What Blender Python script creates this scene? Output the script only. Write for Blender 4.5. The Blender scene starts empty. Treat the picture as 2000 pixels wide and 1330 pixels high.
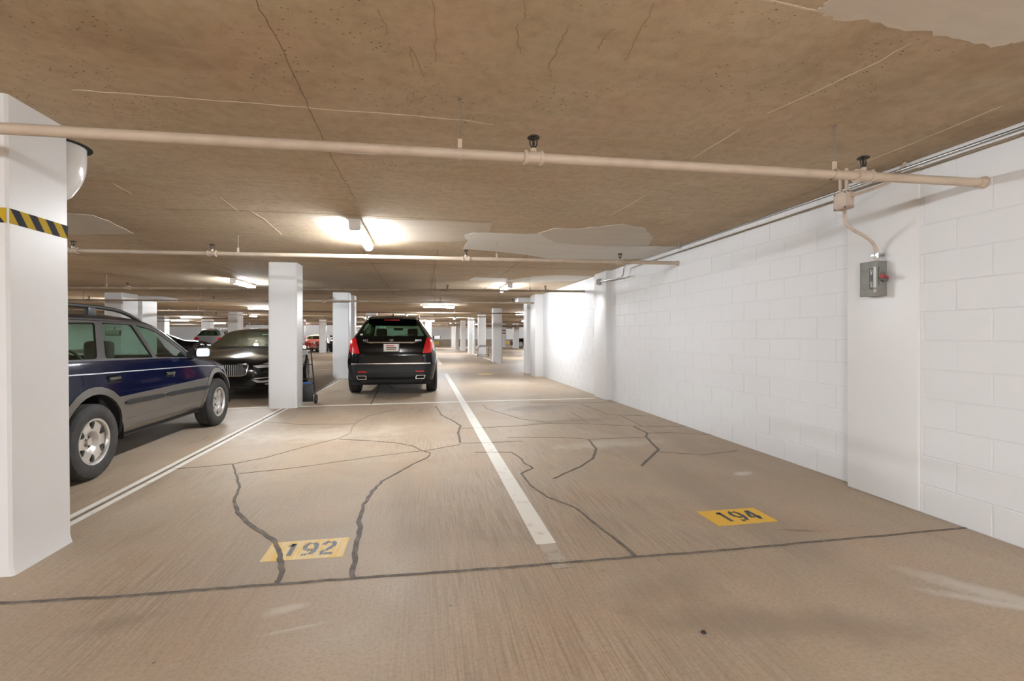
import bpy, bmesh, math, random
import numpy as np
from mathutils import Vector, Matrix
from mathutils.geometry import tessellate_polygon
from mathutils.bvhtree import BVHTree
random.seed(7)
SC = bpy.context.scene
COL = SC.collection
# ------------------------------------------------------------------ camera
FPX = 924.0; CXP = 1000.0; HYP = 655.3; CAMH = 1.255
TH = math.atan(172 / 924); SN, CS = math.sin(TH), math.cos(TH)
cam_d = bpy.data.cameras.new('camera'); cam = bpy.data.objects.new('camera', cam_d); COL.objects.link(cam)
cam.location = (0, 0, CAMH); cam.rotation_euler = (math.pi / 2, 0, -TH)
cam_d.sensor_width = 36; cam_d.lens = 36 * FPX / 2000; cam_d.shift_y = -(665 - HYP) / 2000
cam_d.clip_start = 0.05; cam_d.clip_end = 200
SC.camera = cam
SC.view_settings.view_transform = 'Standard'; SC.view_settings.look = 'None'
SC.view_settings.gamma = 1; SC.view_settings.use_curve_mapping = False
SC.view_settings.exposure = 2.42
world = bpy.data.worlds.new('world'); SC.world = world; world.use_nodes = True
world.node_tree.nodes['Background'].inputs[0].default_value = (0.9, 0.95, 1, 1)
world.node_tree.nodes['Background'].inputs[1].default_value = 0.25
SC.cycles.use_denoising = True
SC.cycles.max_bounces = 12; SC.cycles.diffuse_bounces = 6; SC.cycles.glossy_bounces = 4
SC.cycles.transparent_max_bounces = 12; SC.cycles.sample_clamp_indirect = 6
SC.cycles.caustics_reflective = False; SC.cycles.caustics_refractive = False
LAMP = 56.0
LAMPC = (0.93, 0.965, 1.0)
H = 2.515   # ceiling height

# ------------------------------------------------------------------ pixel -> place on a real plane
def onz(px, py, z=0.0):
    D = (CAMH - z) * FPX / (py - HYP); u = (px - CXP) / FPX
    return Vector((D * (SN + u * CS), D * (CS - u * SN), z))
def fl(px, py): return onz(px, py, 0)
def ce(px, py): return onz(px, py, H)
def onx(px, py, X):
    u = (px - CXP) / FPX; D = X / (SN + u * CS)
    return Vector((X, D * (CS - u * SN), CAMH - (py - HYP) / FPX * D))

# ------------------------------------------------------------------ materials
def lin(c):
    return tuple(((v / 255) / 12.92 if v / 255 <= .04045 else ((v / 255 + .055) / 1.055) ** 2.4) for v in c) + (1,)
MATS = {}
def mat(name, col, rough=.5, metal=0, coat=0, emit=None, spec=.5):
    m = bpy.data.materials.new(name); m.use_nodes = True; MATS[name] = m
    b = m.node_tree.nodes['Principled BSDF']
    b.inputs['Base Color'].default_value = tuple(col[:3]) + (1,)
    b.inputs['Roughness'].default_value = rough; b.inputs['Metallic'].default_value = metal
    b.inputs['Coat Weight'].default_value = coat; b.inputs['Coat Roughness'].default_value = .04
    b.inputs['Specular IOR Level'].default_value = spec
    if emit:
        b.inputs['Emission Color'].default_value = tuple(emit[:3]) + (1,)
        b.inputs['Emission Strength'].default_value = emit[3]
    return m
class NT:
    def __init__(s, m):
        s.t = m.node_tree; s.n = s.t.nodes; s.b = s.n['Principled BSDF']; s.tc = s.n.new('ShaderNodeTexCoord')
        s.geo = s.n.new('ShaderNodeNewGeometry')
    def L(s, a, b): s.t.links.new(a, b)
    def map(s, scale=(1, 1, 1), rot=(0, 0, 0), loc=(0, 0, 0), src=None):
        m = s.n.new('ShaderNodeMapping'); s.L(src or s.geo.outputs['Position'], m.inputs[0])
        m.inputs['Scale'].default_value = scale; m.inputs['Rotation'].default_value = rot; m.inputs['Location'].default_value = loc
        return m.outputs[0]
    def noise(s, vec, scale, detail=4, rough=.55, dist=0):
        m = s.n.new('ShaderNodeTexNoise'); s.L(vec, m.inputs['Vector']); m.inputs['Scale'].default_value = scale
        m.inputs['Detail'].default_value = detail; m.inputs['Roughness'].default_value = rough; m.inputs['Distortion'].default_value = dist
        return m.outputs['Fac']
    def ramp(s, fac, stops):
        m = s.n.new('ShaderNodeValToRGB'); s.L(fac, m.inputs[0]); e = m.color_ramp.elements
        while len(e) < len(stops): e.new(.5)
        for k, (p, c) in enumerate(stops):
            e[k].position = p; e[k].color = (c, c, c, 1) if isinstance(c, (int, float)) else tuple(c[:3]) + (1,)
        return m.outputs[0]
    def mix(s, f, a, b, mode='MIX'):
        m = s.n.new('ShaderNodeMix'); m.data_type = 'RGBA'; m.blend_type = mode
        for k, v in ((0, f), (6, a), (7, b)):
            if hasattr(v, 'links'): s.L(v, m.inputs[k])
            elif k == 0: m.inputs[0].default_value = v
            else: m.inputs[k].default_value = tuple(v[:3]) + (1,)
        return m.outputs[2]
    def math(s, op, a, b=0.0):
        m = s.n.new('ShaderNodeMath'); m.operation = op
        for k, v in ((0, a), (1, b)):
            if hasattr(v, 'links'): s.L(v, m.inputs[k])
            else: m.inputs[k].default_value = v
        return m.outputs[0]
    def bump(s, h, strength=.3, dist=.01):
        m = s.n.new('ShaderNodeBump'); s.L(h, m.inputs['Height']); m.inputs['Strength'].default_value = strength
        m.inputs['Distance'].default_value = dist; s.L(m.outputs[0], s.b.inputs['Normal'])
    def col(s, c): s.L(c, s.b.inputs['Base Color'])
    def voro(s, vec, scale, feat='F1'):
        m = s.n.new('ShaderNodeTexVoronoi'); s.L(vec, m.inputs['Vector']); m.inputs['Scale'].default_value = scale; m.feature = feat
        return m.outputs['Distance']

def concrete_floor():
    m = mat('floor_concrete', (.3, .25, .2), .6, spec=.35); n = NT(m)
    p = n.map()
    base = n.ramp(n.noise(p, .35, 5, .6), [(.28, (.315, .235, .160)), (.5, (.385, .300, .215)), (.72, (.450, .368, .280))])
    mid = n.noise(p, 2.2, 6, .65, .4)
    c = n.mix(n.ramp(mid, [(.35, 0), (.7, .45)]), base, (.45, .37, .285), 'MIX')
    c = n.mix(n.ramp(n.noise(n.map(loc=(1, 5, 0)), 1.4, 6, .65), [(.46, 0), (.7, .55)]), c, (.36, .31, .245))
    c = n.mix(n.ramp(n.noise(n.map(loc=(6, 4, 0)), 1.1, 6, .65), [(.5, 0), (.72, .55)]), c, (.40, .27, .175))
    c = n.mix(n.ramp(n.noise(n.map(loc=(4, 9, 0)), .9, 6, .7, .8), [(.56, 0), (.74, .45)]), c, (.24, .18, .13))
    # broom finish running along the stalls
    br = n.noise(n.map((95, 2.2, 1), (0, 0, .05)), 1.0, 3, .6)
    mask = n.ramp(n.noise(n.map(loc=(2, 3, 0)), .5, 3), [(.42, 0), (.6, 1)])
    c = n.mix(n.math('MULTIPLY', n.ramp(br, [(.42, 0), (.66, .6)]), mask), c, (.20, .15, .11))
    c = n.mix(n.ramp(n.noise(p, 60, 3, .7), [(.45, 0), (.8, .5)]), c, (.17, .12, .085))
    # small dark spots and pale chips
    v = n.voro(n.map((1, 1, 1)), 7)
    c = n.mix(n.math('MULTIPLY', n.ramp(v, [(.035, .8), (.06, 0)]), n.ramp(n.noise(p, 1.3, 2), [(.5, 0), (.56, 1)])), c, (.10, .08, .065))
    v2 = n.voro(n.map((1, 1.3, 1), loc=(3.3, 1.7, 0)), 5)
    c = n.mix(n.math('MULTIPLY', n.ramp(v2, [(.02, .7), (.04, 0)]), n.ramp(n.noise(n.map(loc=(7, 7, 0)), 1.1, 2), [(.54, 0), (.6, 1)])), c, (.62, .57, .5))
    # individual stains and scuffs, plus a soft shade band painted in at bottom right: (place, radii, turn, colour, strength)
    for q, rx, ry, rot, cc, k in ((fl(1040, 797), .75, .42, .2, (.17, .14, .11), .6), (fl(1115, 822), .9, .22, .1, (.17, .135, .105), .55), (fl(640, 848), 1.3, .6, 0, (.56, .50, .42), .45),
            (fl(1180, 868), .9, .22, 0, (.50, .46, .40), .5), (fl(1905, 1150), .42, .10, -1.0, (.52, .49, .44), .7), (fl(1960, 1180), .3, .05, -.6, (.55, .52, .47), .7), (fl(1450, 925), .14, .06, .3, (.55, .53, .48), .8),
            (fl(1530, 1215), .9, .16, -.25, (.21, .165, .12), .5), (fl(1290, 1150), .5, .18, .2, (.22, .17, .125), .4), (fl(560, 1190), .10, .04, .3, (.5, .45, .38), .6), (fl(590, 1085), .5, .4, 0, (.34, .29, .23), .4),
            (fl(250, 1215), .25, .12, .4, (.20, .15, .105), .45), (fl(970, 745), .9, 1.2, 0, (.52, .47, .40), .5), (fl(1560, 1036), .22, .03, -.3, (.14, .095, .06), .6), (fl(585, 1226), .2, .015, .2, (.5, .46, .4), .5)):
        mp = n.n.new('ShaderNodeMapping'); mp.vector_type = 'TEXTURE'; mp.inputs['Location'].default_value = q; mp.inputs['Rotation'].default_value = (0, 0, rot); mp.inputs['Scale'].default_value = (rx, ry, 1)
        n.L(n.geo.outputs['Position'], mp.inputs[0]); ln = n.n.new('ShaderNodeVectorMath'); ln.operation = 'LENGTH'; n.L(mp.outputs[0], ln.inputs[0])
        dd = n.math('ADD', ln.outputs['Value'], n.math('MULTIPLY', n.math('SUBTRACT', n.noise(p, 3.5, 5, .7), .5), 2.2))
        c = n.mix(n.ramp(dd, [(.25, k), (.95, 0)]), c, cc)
    # long soft tyre stains
    ty = n.noise(n.map((1.6, .22, 1), (0, 0, .15), (5, 2, 0)), 1.0, 4, .5)
    c = n.mix(n.ramp(ty, [(.55, 0), (.75, .32)]), c, (.17, .14, .115))
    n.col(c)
    r = n.ramp(mid, [(.3, .48), (.7, .62)]); n.L(r, n.b.inputs['Roughness'])
    h = n.math('ADD', n.math('MULTIPLY', br, .5), n.noise(p, 45, 5, .7)); n.bump(h, .25, .004)
    return m
def concrete_ceiling():
    m = mat('ceiling_concrete', (.25, .2, .15), .85, spec=.2); n = NT(m)
    p = n.map()
    base = n.ramp(n.noise(p, .38, 6, .65), [(.33, (.40, .305, .205)), (.5, (.55, .445, .32)), (.67, (.63, .53, .405))])
    st = n.noise(n.map((1.1, 9, 1), (0, 0, -.22)), 1.0, 6, .65, .6)
    c = n.mix(n.ramp(st, [(.42, 0), (.70, .26)]), base, (.32, .24, .165))
    c = n.mix(n.ramp(n.noise(n.map(loc=(9, 3, 0)), 1.7, 5, .6), [(.45, 0), (.7, .5)]), c, (.49, .44, .315))
    c = n.mix(n.ramp(n.noise(n.map(loc=(2, 8, 0)), 2.1, 5, .6), [(.5, 0), (.72, .5)]), c, (.58, .43, .32))
    st2 = n.noise(n.map((1.8, 12, 1), (0, 0, -.22), (4, 4, 0)), 1.0, 5, .7, 1.0)
    c = n.mix(n.ramp(st2, [(.60, 0), (.8, .4)]), c, (.62, .54, .44))
    c = n.mix(n.ramp(n.noise(p, 14, 6, .7), [(.42, 0), (.75, .45)]), c, (.28, .20, .13))
    cl = n.ramp(n.noise(n.map((1, 1.6, 1), loc=(3, 1, 0)), 1.3, 4, .6, .5), [(.47, 0), (.58, 1)])
    v = n.voro(n.map((1, 1.5, 1), loc=(1, 2, 0)), 26)
    c = n.mix(n.math('MULTIPLY', n.ramp(v, [(.10, .9), (.18, 0)]), cl), c, (.06, .04, .027))
    v = n.voro(n.map((1, 1.8, 1), loc=(6, 2, 0)), 9)
    c = n.mix(n.math('MULTIPLY', n.ramp(v, [(.02, .9), (.045, 0)]), cl), c, (.55, .48, .4))
    n.col(c); n.bump(n.math('ADD', st, n.noise(p, 30, 4, .7)), .25, .006)
    return m
def white_paint(name, tone=(.80, .80, .80), bumps=55, st=.16, rough=.5):
    m = mat(name, tone, rough, spec=.4); n = NT(m); p = n.map()
    c = n.mix(n.ramp(n.noise(p, 1.6, 5, .6), [(.4, 0), (.75, .22)]), tone, tuple(v * .88 for v in tone))
    c = n.mix(n.ramp(n.voro(n.map(loc=(.3, .2, .1)), 6), [(.008, .55), (.018, 0)]), c, (.3, .28, .26))
    n.col(c); n.bump(n.noise(p, bumps, 5, .65), st, .006)
    return m
def speckled(name, a, b, scale=8, rough=.5, metal=0, lo=.45, hi=.65, bumpst=.1):
    m = mat(name, a, rough, metal); n = NT(m)
    n.col(n.mix(n.ramp(n.noise(n.map(src=n.tc.outputs['Object']), scale, 6, .65), [(lo, 0), (hi, 1)]), a, b))
    if bumpst: n.bump(n.noise(n.map(src=n.tc.outputs['Object']), scale * 6, 4), bumpst, .003)
    return m
M_FLOOR = concrete_floor(); M_CEIL = concrete_ceiling()
M_WALL = white_paint('wall_white_paint', (.68, .685, .695), 70, .22)
M_COLP = white_paint('column_white_paint', (.70, .702, .706), 9, .10, .38)
M_JOINT = mat('mortar_white', (.655, .66, .67), .6)
def patch_mat(name, tone):
    m = mat(name, tone, .8); n = NT(m); p = n.map()
    n.col(n.mix(n.ramp(n.noise(n.map((1, 4, 1)), 2.2, 6, .7, .5), [(.4, 0), (.75, .5)]), tone, tuple(v * .78 for v in tone)))
    n.bump(n.noise(p, 12, 5), .2, .005); return m
M_PATCH = patch_mat('plaster_patch', (.60, .55, .48)); M_PATCH2 = patch_mat('plaster_patch_dark', (.53, .46, .375))
M_PATCH3 = patch_mat('plaster_patch_white', (.70, .68, .64))
M_SEAL = speckled('crack_sealant', (.105, .088, .075, 1), (.19, .155, .125, 1), 14, .75, bumpst=.4)
M_SEALTHIN = speckled('hairline_crack', (.15, .12, .095, 1), (.25, .20, .155, 1), 10, .8, bumpst=0)
M_CCRACK = mat('ceiling_crack', (.23, .17, .115), .9); M_CFAINT = mat('ceiling_faint_crack', (.36, .27, .18), .9); M_CLINE = mat('ceiling_ridge', (.62, .54, .43), .85)
def worn(name, a, b, cut, sc=(1, 1, 1), scale=9, rough=.6):
    m = mat(name, a, rough); n = NT(m)
    w = n.noise(n.map(sc), scale, 6, .7)
    n.col(n.mix(n.ramp(w, [(cut, 0), (cut + .10, 1)]), a, b)); n.bump(n.noise(n.map(), 60, 4), .2, .003); return m
M_LINE = worn('line_paint', (.70, .68, .63, 1), (.56, .51, .44, 1), .56)
M_LINEF = worn('line_paint_faded', (.40, .35, .29, 1), (.30, .25, .19, 1), .48)
M_YEL = worn('yellow_paint', (.70, .42, .035, 1), (.62, .40, .09, 1), .55)
M_YELW = worn('yellow_paint_worn', (.74, .50, .13, 1), (.70, .58, .36, 1), .46, (60, 4, 1), 1)
M_INK = worn('stencil_black', (.055, .06, .07, 1), (.09, .095, .10, 1), .55)
M_INKW = worn('stencil_black_worn', (.13, .145, .17, 1), (.55, .45, .24, 1), .53, (60, 4, 1), 1)
M_PIPE = speckled('pipe_beige_paint', (.52, .43, .34, 1), (.42, .33, .25, 1), 5, .45, lo=.5, hi=.75)
M_PIPED = speckled('pipe_brown_paint', (.27, .20, .15, 1), (.17, .12, .085, 1), 5, .55)
M_PIPEG = speckled('pipe_greyed_paint', (.34, .27, .20, 1), (.24, .18, .13, 1), 5, .5)
M_JBOX = speckled('box_beige_paint', (.60, .50, .42, 1), (.50, .40, .33, 1), 6, .5)
M_STEEL = mat('galvanised_steel', (.42, .43, .43), .32, .9)
M_RUST = mat('threaded_rod', (.25, .20, .16), .6, .4)
M_SPR = mat('sprinkler_bronze', (.05, .042, .035), .45, .5)
M_GREY = speckled('switch_box_grey', (.235, .235, .215, 1), (.19, .19, .175, 1), 12, .4, .1)
M_GREYL = mat('switch_box_plate', (.50, .49, .46), .4); M_BLKP = mat('black_label', (.06, .065, .065), .5)
M_WHT = mat('white_lettering', (.75, .76, .74), .5); M_RED = mat('red_plastic', (.33, .02, .02), .35)
M_ALARM = mat('alarm_box_grey', (.35, .35, .34), .5)
M_FIX = mat('fixture_white_enamel', (.74, .74, .72), .35)
M_LENS = mat('fluorescent_lens', (.9, .9, .9), .4, emit=LAMPC + (LAMP,)); M_LENSFILL = mat('boosted_fluorescent_lens', (.9, .9, .9), .4, emit=LAMPC + (LAMP * 1.7,)); M_LENSDIM = mat('dimmed_fluorescent_lens', (.9, .9, .9), .4, emit=LAMPC + (LAMP * .78,))  # same lamp type: raised for unseen fill lights, lowered to tame hot spots
M_DUCT = mat('glossy_white_duct', (.74, .735, .72), .22, coat=.4)
M_TAPEY = mat('hazard_tape_yellow', (.50, .34, .02), .7, spec=.15); M_TAPEK = mat('hazard_tape_black', (.025, .027, .035), .7, spec=.15)
M_TAN = worn('dark_wall_band', (.30, .245, .19, 1), (.24, .19, .14, 1), .5, (1, 1, 1), 1.2)
# car materials
M_NAVY = mat('navy_car_paint', (.0022, .0038, .019), .12, .0, .14, spec=.14); M_CLAD = mat('grey_beige_car_paint', (.125, .113, .098), .36, .4, .45)
M_NAVYD = mat('dark_roof_paint', (.012, .012, .014), .3, .0, .3, spec=.25)
M_BLKC = mat('black_car_paint', (.003, .003, .0035), .12, .0, .25, spec=.2); M_BROWNC = mat('black_brown_car_paint', (.006, .0055, .005), .16, .0, .4, spec=.25)
M_CHAR = mat('charcoal_bumper', (.022, .024, .026), .38, .2, .1, spec=.3)
M_TIRE = speckled('tyre_rubber', (.028, .027, .026, 1), (.045, .042, .038, 1), 14, .75, bumpst=.1)
M_RIM = mat('silver_alloy', (.62, .60, .57), .30, .75); M_RIMD = mat('dark_hub', (.16, .15, .14), .5, .6)
M_RIMRUST = mat('brake_rust', (.20, .11, .06), .7, .3)
M_BLK = mat('black_trim', (.016, .016, .017), .45); M_BLKM = mat('black_matte', (.010, .010, .010), .8)
M_CHR = mat('chrome', (.78, .78, .78), .12, 1.0); M_SEAT = mat('dark_seat_cloth', (.045, .045, .047), .85)
M_BELT = mat('belt_webbing', (.10, .135, .16), .6); M_TRIMG = mat('grey_window_frame', (.055, .054, .055), .35, .3, .3)
M_TAIL = mat('red_tail_lens', (.62, .006, .010), .2, 0, .5)
M_REFL = mat('red_reflector', (.5, .01, .01), .15, 0, .5); M_HEADL = mat('clear_headlamp', (.75, .76, .76), .15, .1, .8)
M_MIRG = mat('mirror_silver', (.42, .48, .54), .1, 1.0)
M_PINK = mat('coral_car_paint', (.55, .13, .10), .3, .1, .8); M_DRED = mat('dark_red_grille', (.32, .015, .02), .3, .1, .5)
M_SATIN = mat('satin_chrome', (.72, .71, .69), .3, .4)
M_CREAM = mat('cream_roof_paint', (.55, .47, .36), .35, 0, .6); M_SILV = mat('silver_car_paint', (.42, .41, .42), .3, .6, .8)
M_PLATE = mat('plate_white', (.78, .76, .72), .4); M_PLATEB = mat('plate_brown_smear', (.28, .13, .05), .5); M_PLATED = mat('plate_dark_smear', (.10, .09, .10), .5)
M_STRIPE = mat('pinstripe', (.42, .42, .44), .3, .5)
def glass(name, tint, k=.04, g1=.9):
    m = bpy.data.materials.new(name); m.use_nodes = True; t = m.node_tree; t.nodes.clear()
    o = t.nodes.new('ShaderNodeOutputMaterial'); mx = t.nodes.new('ShaderNodeMixShader')
    tr = t.nodes.new('ShaderNodeBsdfTransparent'); g = t.nodes.new('ShaderNodeBsdfGlossy'); f = t.nodes.new('ShaderNodeLayerWeight')
    f.inputs[0].default_value = .5
    pw = t.nodes.new('ShaderNodeMath'); pw.operation = 'POWER'; pw.inputs[1].default_value = 4.0
    ad = t.nodes.new('ShaderNodeMath'); ad.operation = 'MULTIPLY_ADD'; ad.inputs[1].default_value = 1 - k; ad.inputs[2].default_value = k; ad.use_clamp = True
    tr.inputs[0].default_value = tuple(tint) + (1,); g.inputs['Roughness'].default_value = .02
    g.inputs[0].default_value = (g1, g1, g1, 1)
    t.links.new(f.outputs['Facing'], pw.inputs[0]); t.links.new(pw.outputs[0], ad.inputs[0]); t.links.new(ad.outputs[0], mx.inputs[0])
    t.links.new(tr.outputs[0], mx.inputs[1]); t.links.new(g.outputs[0], mx.inputs[2]); t.links.new(mx.outputs[0], o.inputs[0])
    return m
M_GLASS = glass('green_glass', (.80, .93, .88), .04); M_GLASSD = glass('dark_privacy_glass', (.34, .42, .36), .04)
M_GLASSR = glass('rear_hatch_glass', (.50, .62, .53), .04)
M_GLASSB = mat('black_glass', (.012, .014, .014), .06, 0, .5)
M_GLASSW = glass('windshield_glass', (.74, .86, .80), .05)

# ------------------------------------------------------------------ mesh helpers
def finish(name, bm, m, parent=None, smooth=None, kind=None, loc=None):
    me = bpy.data.meshes.new(name); 
    bmesh.ops.recalc_face_normals(bm, faces=bm.faces[:]) if smooth != 'keep' else None
    bm.to_mesh(me); bm.free()
    for mm in (m if isinstance(m, (list, tuple)) else [m]): me.materials.append(mm)
    if smooth:
        me.shade_smooth(); me.set_sharp_from_angle(angle=math.radians(smooth if isinstance(smooth, (int, float)) else 40))
    o = bpy.data.objects.new(name, me); COL.objects.link(o)
    if parent: o.parent = parent
    if kind: o['kind'] = kind
    if loc: o.location = loc
    return o
def tag(o, label=None, cat=None, group=None, kind=None):
    if label: o['label'] = label
    if cat: o['category'] = cat
    if group: o['group'] = group
    if kind: o['kind'] = kind
    return o
def empty(name, loc=(0, 0, 0), rz=0, label=None, cat=None, group=None):
    o = bpy.data.objects.new(name, None); COL.objects.link(o); o.location = loc; o.rotation_euler = (0, 0, rz)
    o.empty_display_size = .1
    return tag(o, label, cat, group)
def box(bm, x0, x1, y0, y1, z0, z1, bev=0, seg=2):
    vs = [bm.verts.new((x, y, z)) for x in (x0, x1) for y in (y0, y1) for z in (z0, z1)]
    fs = [(0, 1, 3, 2), (4, 6, 7, 5), (0, 4, 5, 1), (2, 3, 7, 6), (0, 2, 6, 4), (1, 5, 7, 3)]
    F = [bm.faces.new([vs[i] for i in f]) for f in fs]
    if bev:
        es = list({e for f in F for e in f.edges})
        bmesh.ops.bevel(bm, geom=es, offset=bev, segments=seg, affect='EDGES', profile=.5)
    return bm
def bbox_obj(name, b, m, parent=None, bev=0, smooth=None, kind=None, seg=2):
    bm = bmesh.new(); box(bm, *b, bev=bev, seg=seg); return finish(name, bm, m, parent, smooth or (40 if bev else None), kind)
def tube(bm, pts, r, n=10, caps=True):
    pts = [Vector(p) for p in pts]; rings = []
    rr = r if isinstance(r, (list, tuple)) else [r] * len(pts)
    up = None
    for i, p in enumerate(pts):
        d = (pts[min(i + 1, len(pts) - 1)] - pts[max(i - 1, 0)]).normalized()
        if up is None:
            up = Vector((0, 0, 1)) if abs(d.z) < .9 else Vector((1, 0, 0))
        a = d.cross(up).normalized(); up = a.cross(d).normalized()
        rings.append([bm.verts.new(p + (a * math.cos(t) + up * math.sin(t)) * rr[i]) for t in [2 * math.pi * k / n for k in range(n)]])
    for A, B in zip(rings, rings[1:]):
        for k in range(n): bm.faces.new((A[k], A[(k + 1) % n], B[(k + 1) % n], B[k]))
    if caps: bm.faces.new(rings[0][::-1]); bm.faces.new(rings[-1])
    return bm
def tube_obj(name, pts, r, m, parent=None, n=10, smooth=50):
    return finish(name, tube(bmesh.new(), pts, r, n), m, parent, smooth)
def lathe(bm, prof, axis_p, axis_d, n=32, close=False):
    """prof: (radius, height along axis)"""
    d = Vector(axis_d).normalized(); a = d.orthogonal().normalized(); b = d.cross(a); p0 = Vector(axis_p); rings = []
    for r, h in prof:
        rings.append([bm.verts.new(p0 + d * h + (a * math.cos(t) + b * math.sin(t)) * r) for t in [2 * math.pi * k / n for k in range(n)]])
    for A, B in zip(rings, rings[1:]):
        for k in range(n): bm.faces.new((A[k], A[(k + 1) % n], B[(k + 1) % n], B[k]))
    if close: bm.faces.new(rings[0][::-1]); bm.faces.new(rings[-1])
    return bm
def bezier(p0, p1, p2, p3, n=10):
    p0, p1, p2, p3 = map(Vector, (p0, p1, p2, p3))
    return [p0 * (1 - t) ** 3 + p1 * 3 * t * (1 - t) ** 2 + p2 * 3 * t * t * (1 - t) + p3 * t ** 3 for t in [k / n for k in range(n + 1)]]
def slab(bm, poly, z0, z1):
    """flat polygon (list of xy) extruded z0..z1"""
    tri = tessellate_polygon([[Vector((p[0], p[1], 0)) for p in poly]])
    lo = [bm.verts.new((p[0], p[1], z0)) for p in poly]; hi = [bm.verts.new((p[0], p[1], z1)) for p in poly]
    for t in tri:
        bm.faces.new([hi[i] for i in t]); bm.faces.new([lo[i] for i in t][::-1])
    n = len(poly)
    for k in range(n): bm.faces.new((lo[k], lo[(k + 1) % n], hi[(k + 1) % n], hi[k]))
    return bm
def text_mesh(name, s, size, m, parent=None, mtx=None, depth=.001):
    c = bpy.data.curves.new(name + '_curve', 'FONT'); c.body = s; c.size = size; c.extrude = depth; c.align_x = 'CENTER'; c.align_y = 'CENTER'
    t = bpy.data.objects.new('tmp', c); COL.objects.link(t)
    dg = bpy.context.evaluated_depsgraph_get(); dg.update()
    me = bpy.data.meshes.new_from_object(t.evaluated_get(dg)); me.name = name
    bpy.data.objects.remove(t); bpy.data.curves.remove(c)
    if mtx: me.transform(mtx)
    me.materials.clear(); me.materials.append(m)
    o = bpy.data.objects.new(name, me); COL.objects.link(o)
    if parent: o.parent = parent
    return o

# ================================================================== SETTING
FX0, FX1, FY0, FY1 = -31.0, 17.0, -22.0, 58.0
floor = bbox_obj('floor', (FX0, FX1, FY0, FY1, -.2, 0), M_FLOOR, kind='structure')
ceiling = bbox_obj('ceiling', (FX0, FX1, FY0, FY1, H, H + .25), M_CEIL, kind='structure')
# walls far away
wb = bbox_obj('wall_back', (FX0, FX1, FY1, FY1 + .2, 0, H), M_WALL, kind='structure')
o = bbox_obj('concrete_band', (-2.0, FX1, FY1 - .06, FY1 + .02, 0, .80), M_TAN, wb); tag(o, 'unpainted tan lower band of the far wall')
bbox_obj('wall_left', (FX0 - .2, FX0, FY0, FY1, 0, H), M_WALL, kind='structure')
bbox_obj('wall_front', (FX0, FX1, FY0 - .2, FY0, 0, H), M_WALL, kind='structure')
bbox_obj('wall_far_right', (FX1, FX1 + .2, FY0, FY1, 0, H), M_WALL, kind='structure')

# block walls on the right: every block is a piece
BL, BH = .4064, .2032
_bc = {}
def block_mesh(L, hh):
    key = (round(L, 3), round(hh, 3))
    if key in _bc: return _bc[key]
    bm = bmesh.new(); g = .0024; d = .0028; b = .003
    a = [(0, 0 + g, g), (0, L - g, g), (0, L - g, hh - g), (0, g, hh - g)]
    c = [(-d, g + b, g + b), (-d, L - g - b, g + b), (-d, L - g - b, hh - g - b), (-d, g + b, hh - g - b)]
    A = [bm.verts.new(v) for v in a]; Cc = [bm.verts.new(v) for v in c]
    bm.faces.new(Cc)
    for k in range(4): bm.faces.new((A[k], A[(k + 1) % 4], Cc[(k + 1) % 4], Cc[k]))
    bmesh.ops.recalc_face_normals(bm, faces=bm.faces[:])
    if bm.faces[0].normal.x > 0: bmesh.ops.reverse_faces(bm, faces=bm.faces[:])
    me = bpy.data.meshes.new('block'); bm.to_mesh(me); bm.free(); me.materials.append(M_WALL)
    _bc[key] = me; return me
def block_wall(X, y0, y1, odd, name='wall_right', back=.25, yb=None):
    w = bbox_obj(name, (X, X + back, yb if yb is not None else y0, y1, 0, H), M_JOINT, kind='structure')
    for r in range(13):
        hh = BH if r < 12 else H - 12 * BH - .004
        off = odd + (0 if r % 2 else BL / 2)
        k = math.floor((y0 - off) / BL); y = off + k * BL
        while y < y1 - .01:
            a, b = max(y, y0), min(y + BL, y1)
            if b - a > .03:
                o = bpy.data.objects.new('block', block_mesh(b - a, hh)); COL.objects.link(o); o.parent = w
                o.location = (X + random.uniform(-.001, .0006), a, r * BH)
            y += BL
    return w
XN, XR, XP = 3.475, 3.569, 3.46
block_wall(XN, -.9, 2.80, 2.545, yb=FY0)
block_wall(XR, 3.34, 8.68, 3.57)
block_wall(XR, 9.29, 14.02, 9.45)
def pier(x0, x1, y0, y1, name='wall_pier'):
    bm = bmesh.new(); box(bm, x0, x1, y0, y1, 0, H, .012, 2); return finish(name, bm, M_COLP, None, 40, 'structure')
pier(XP, 3.8, 2.78, 3.36)
pier(XP, 3.8, 8.666, 9.30)
pier(3.32, 3.8, 14.0, 14.65)
bbox_obj('wall_right_end', (XR, XR + .25, 14.6, 15.3, 0, H), M_WALL, kind='structure')

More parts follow.
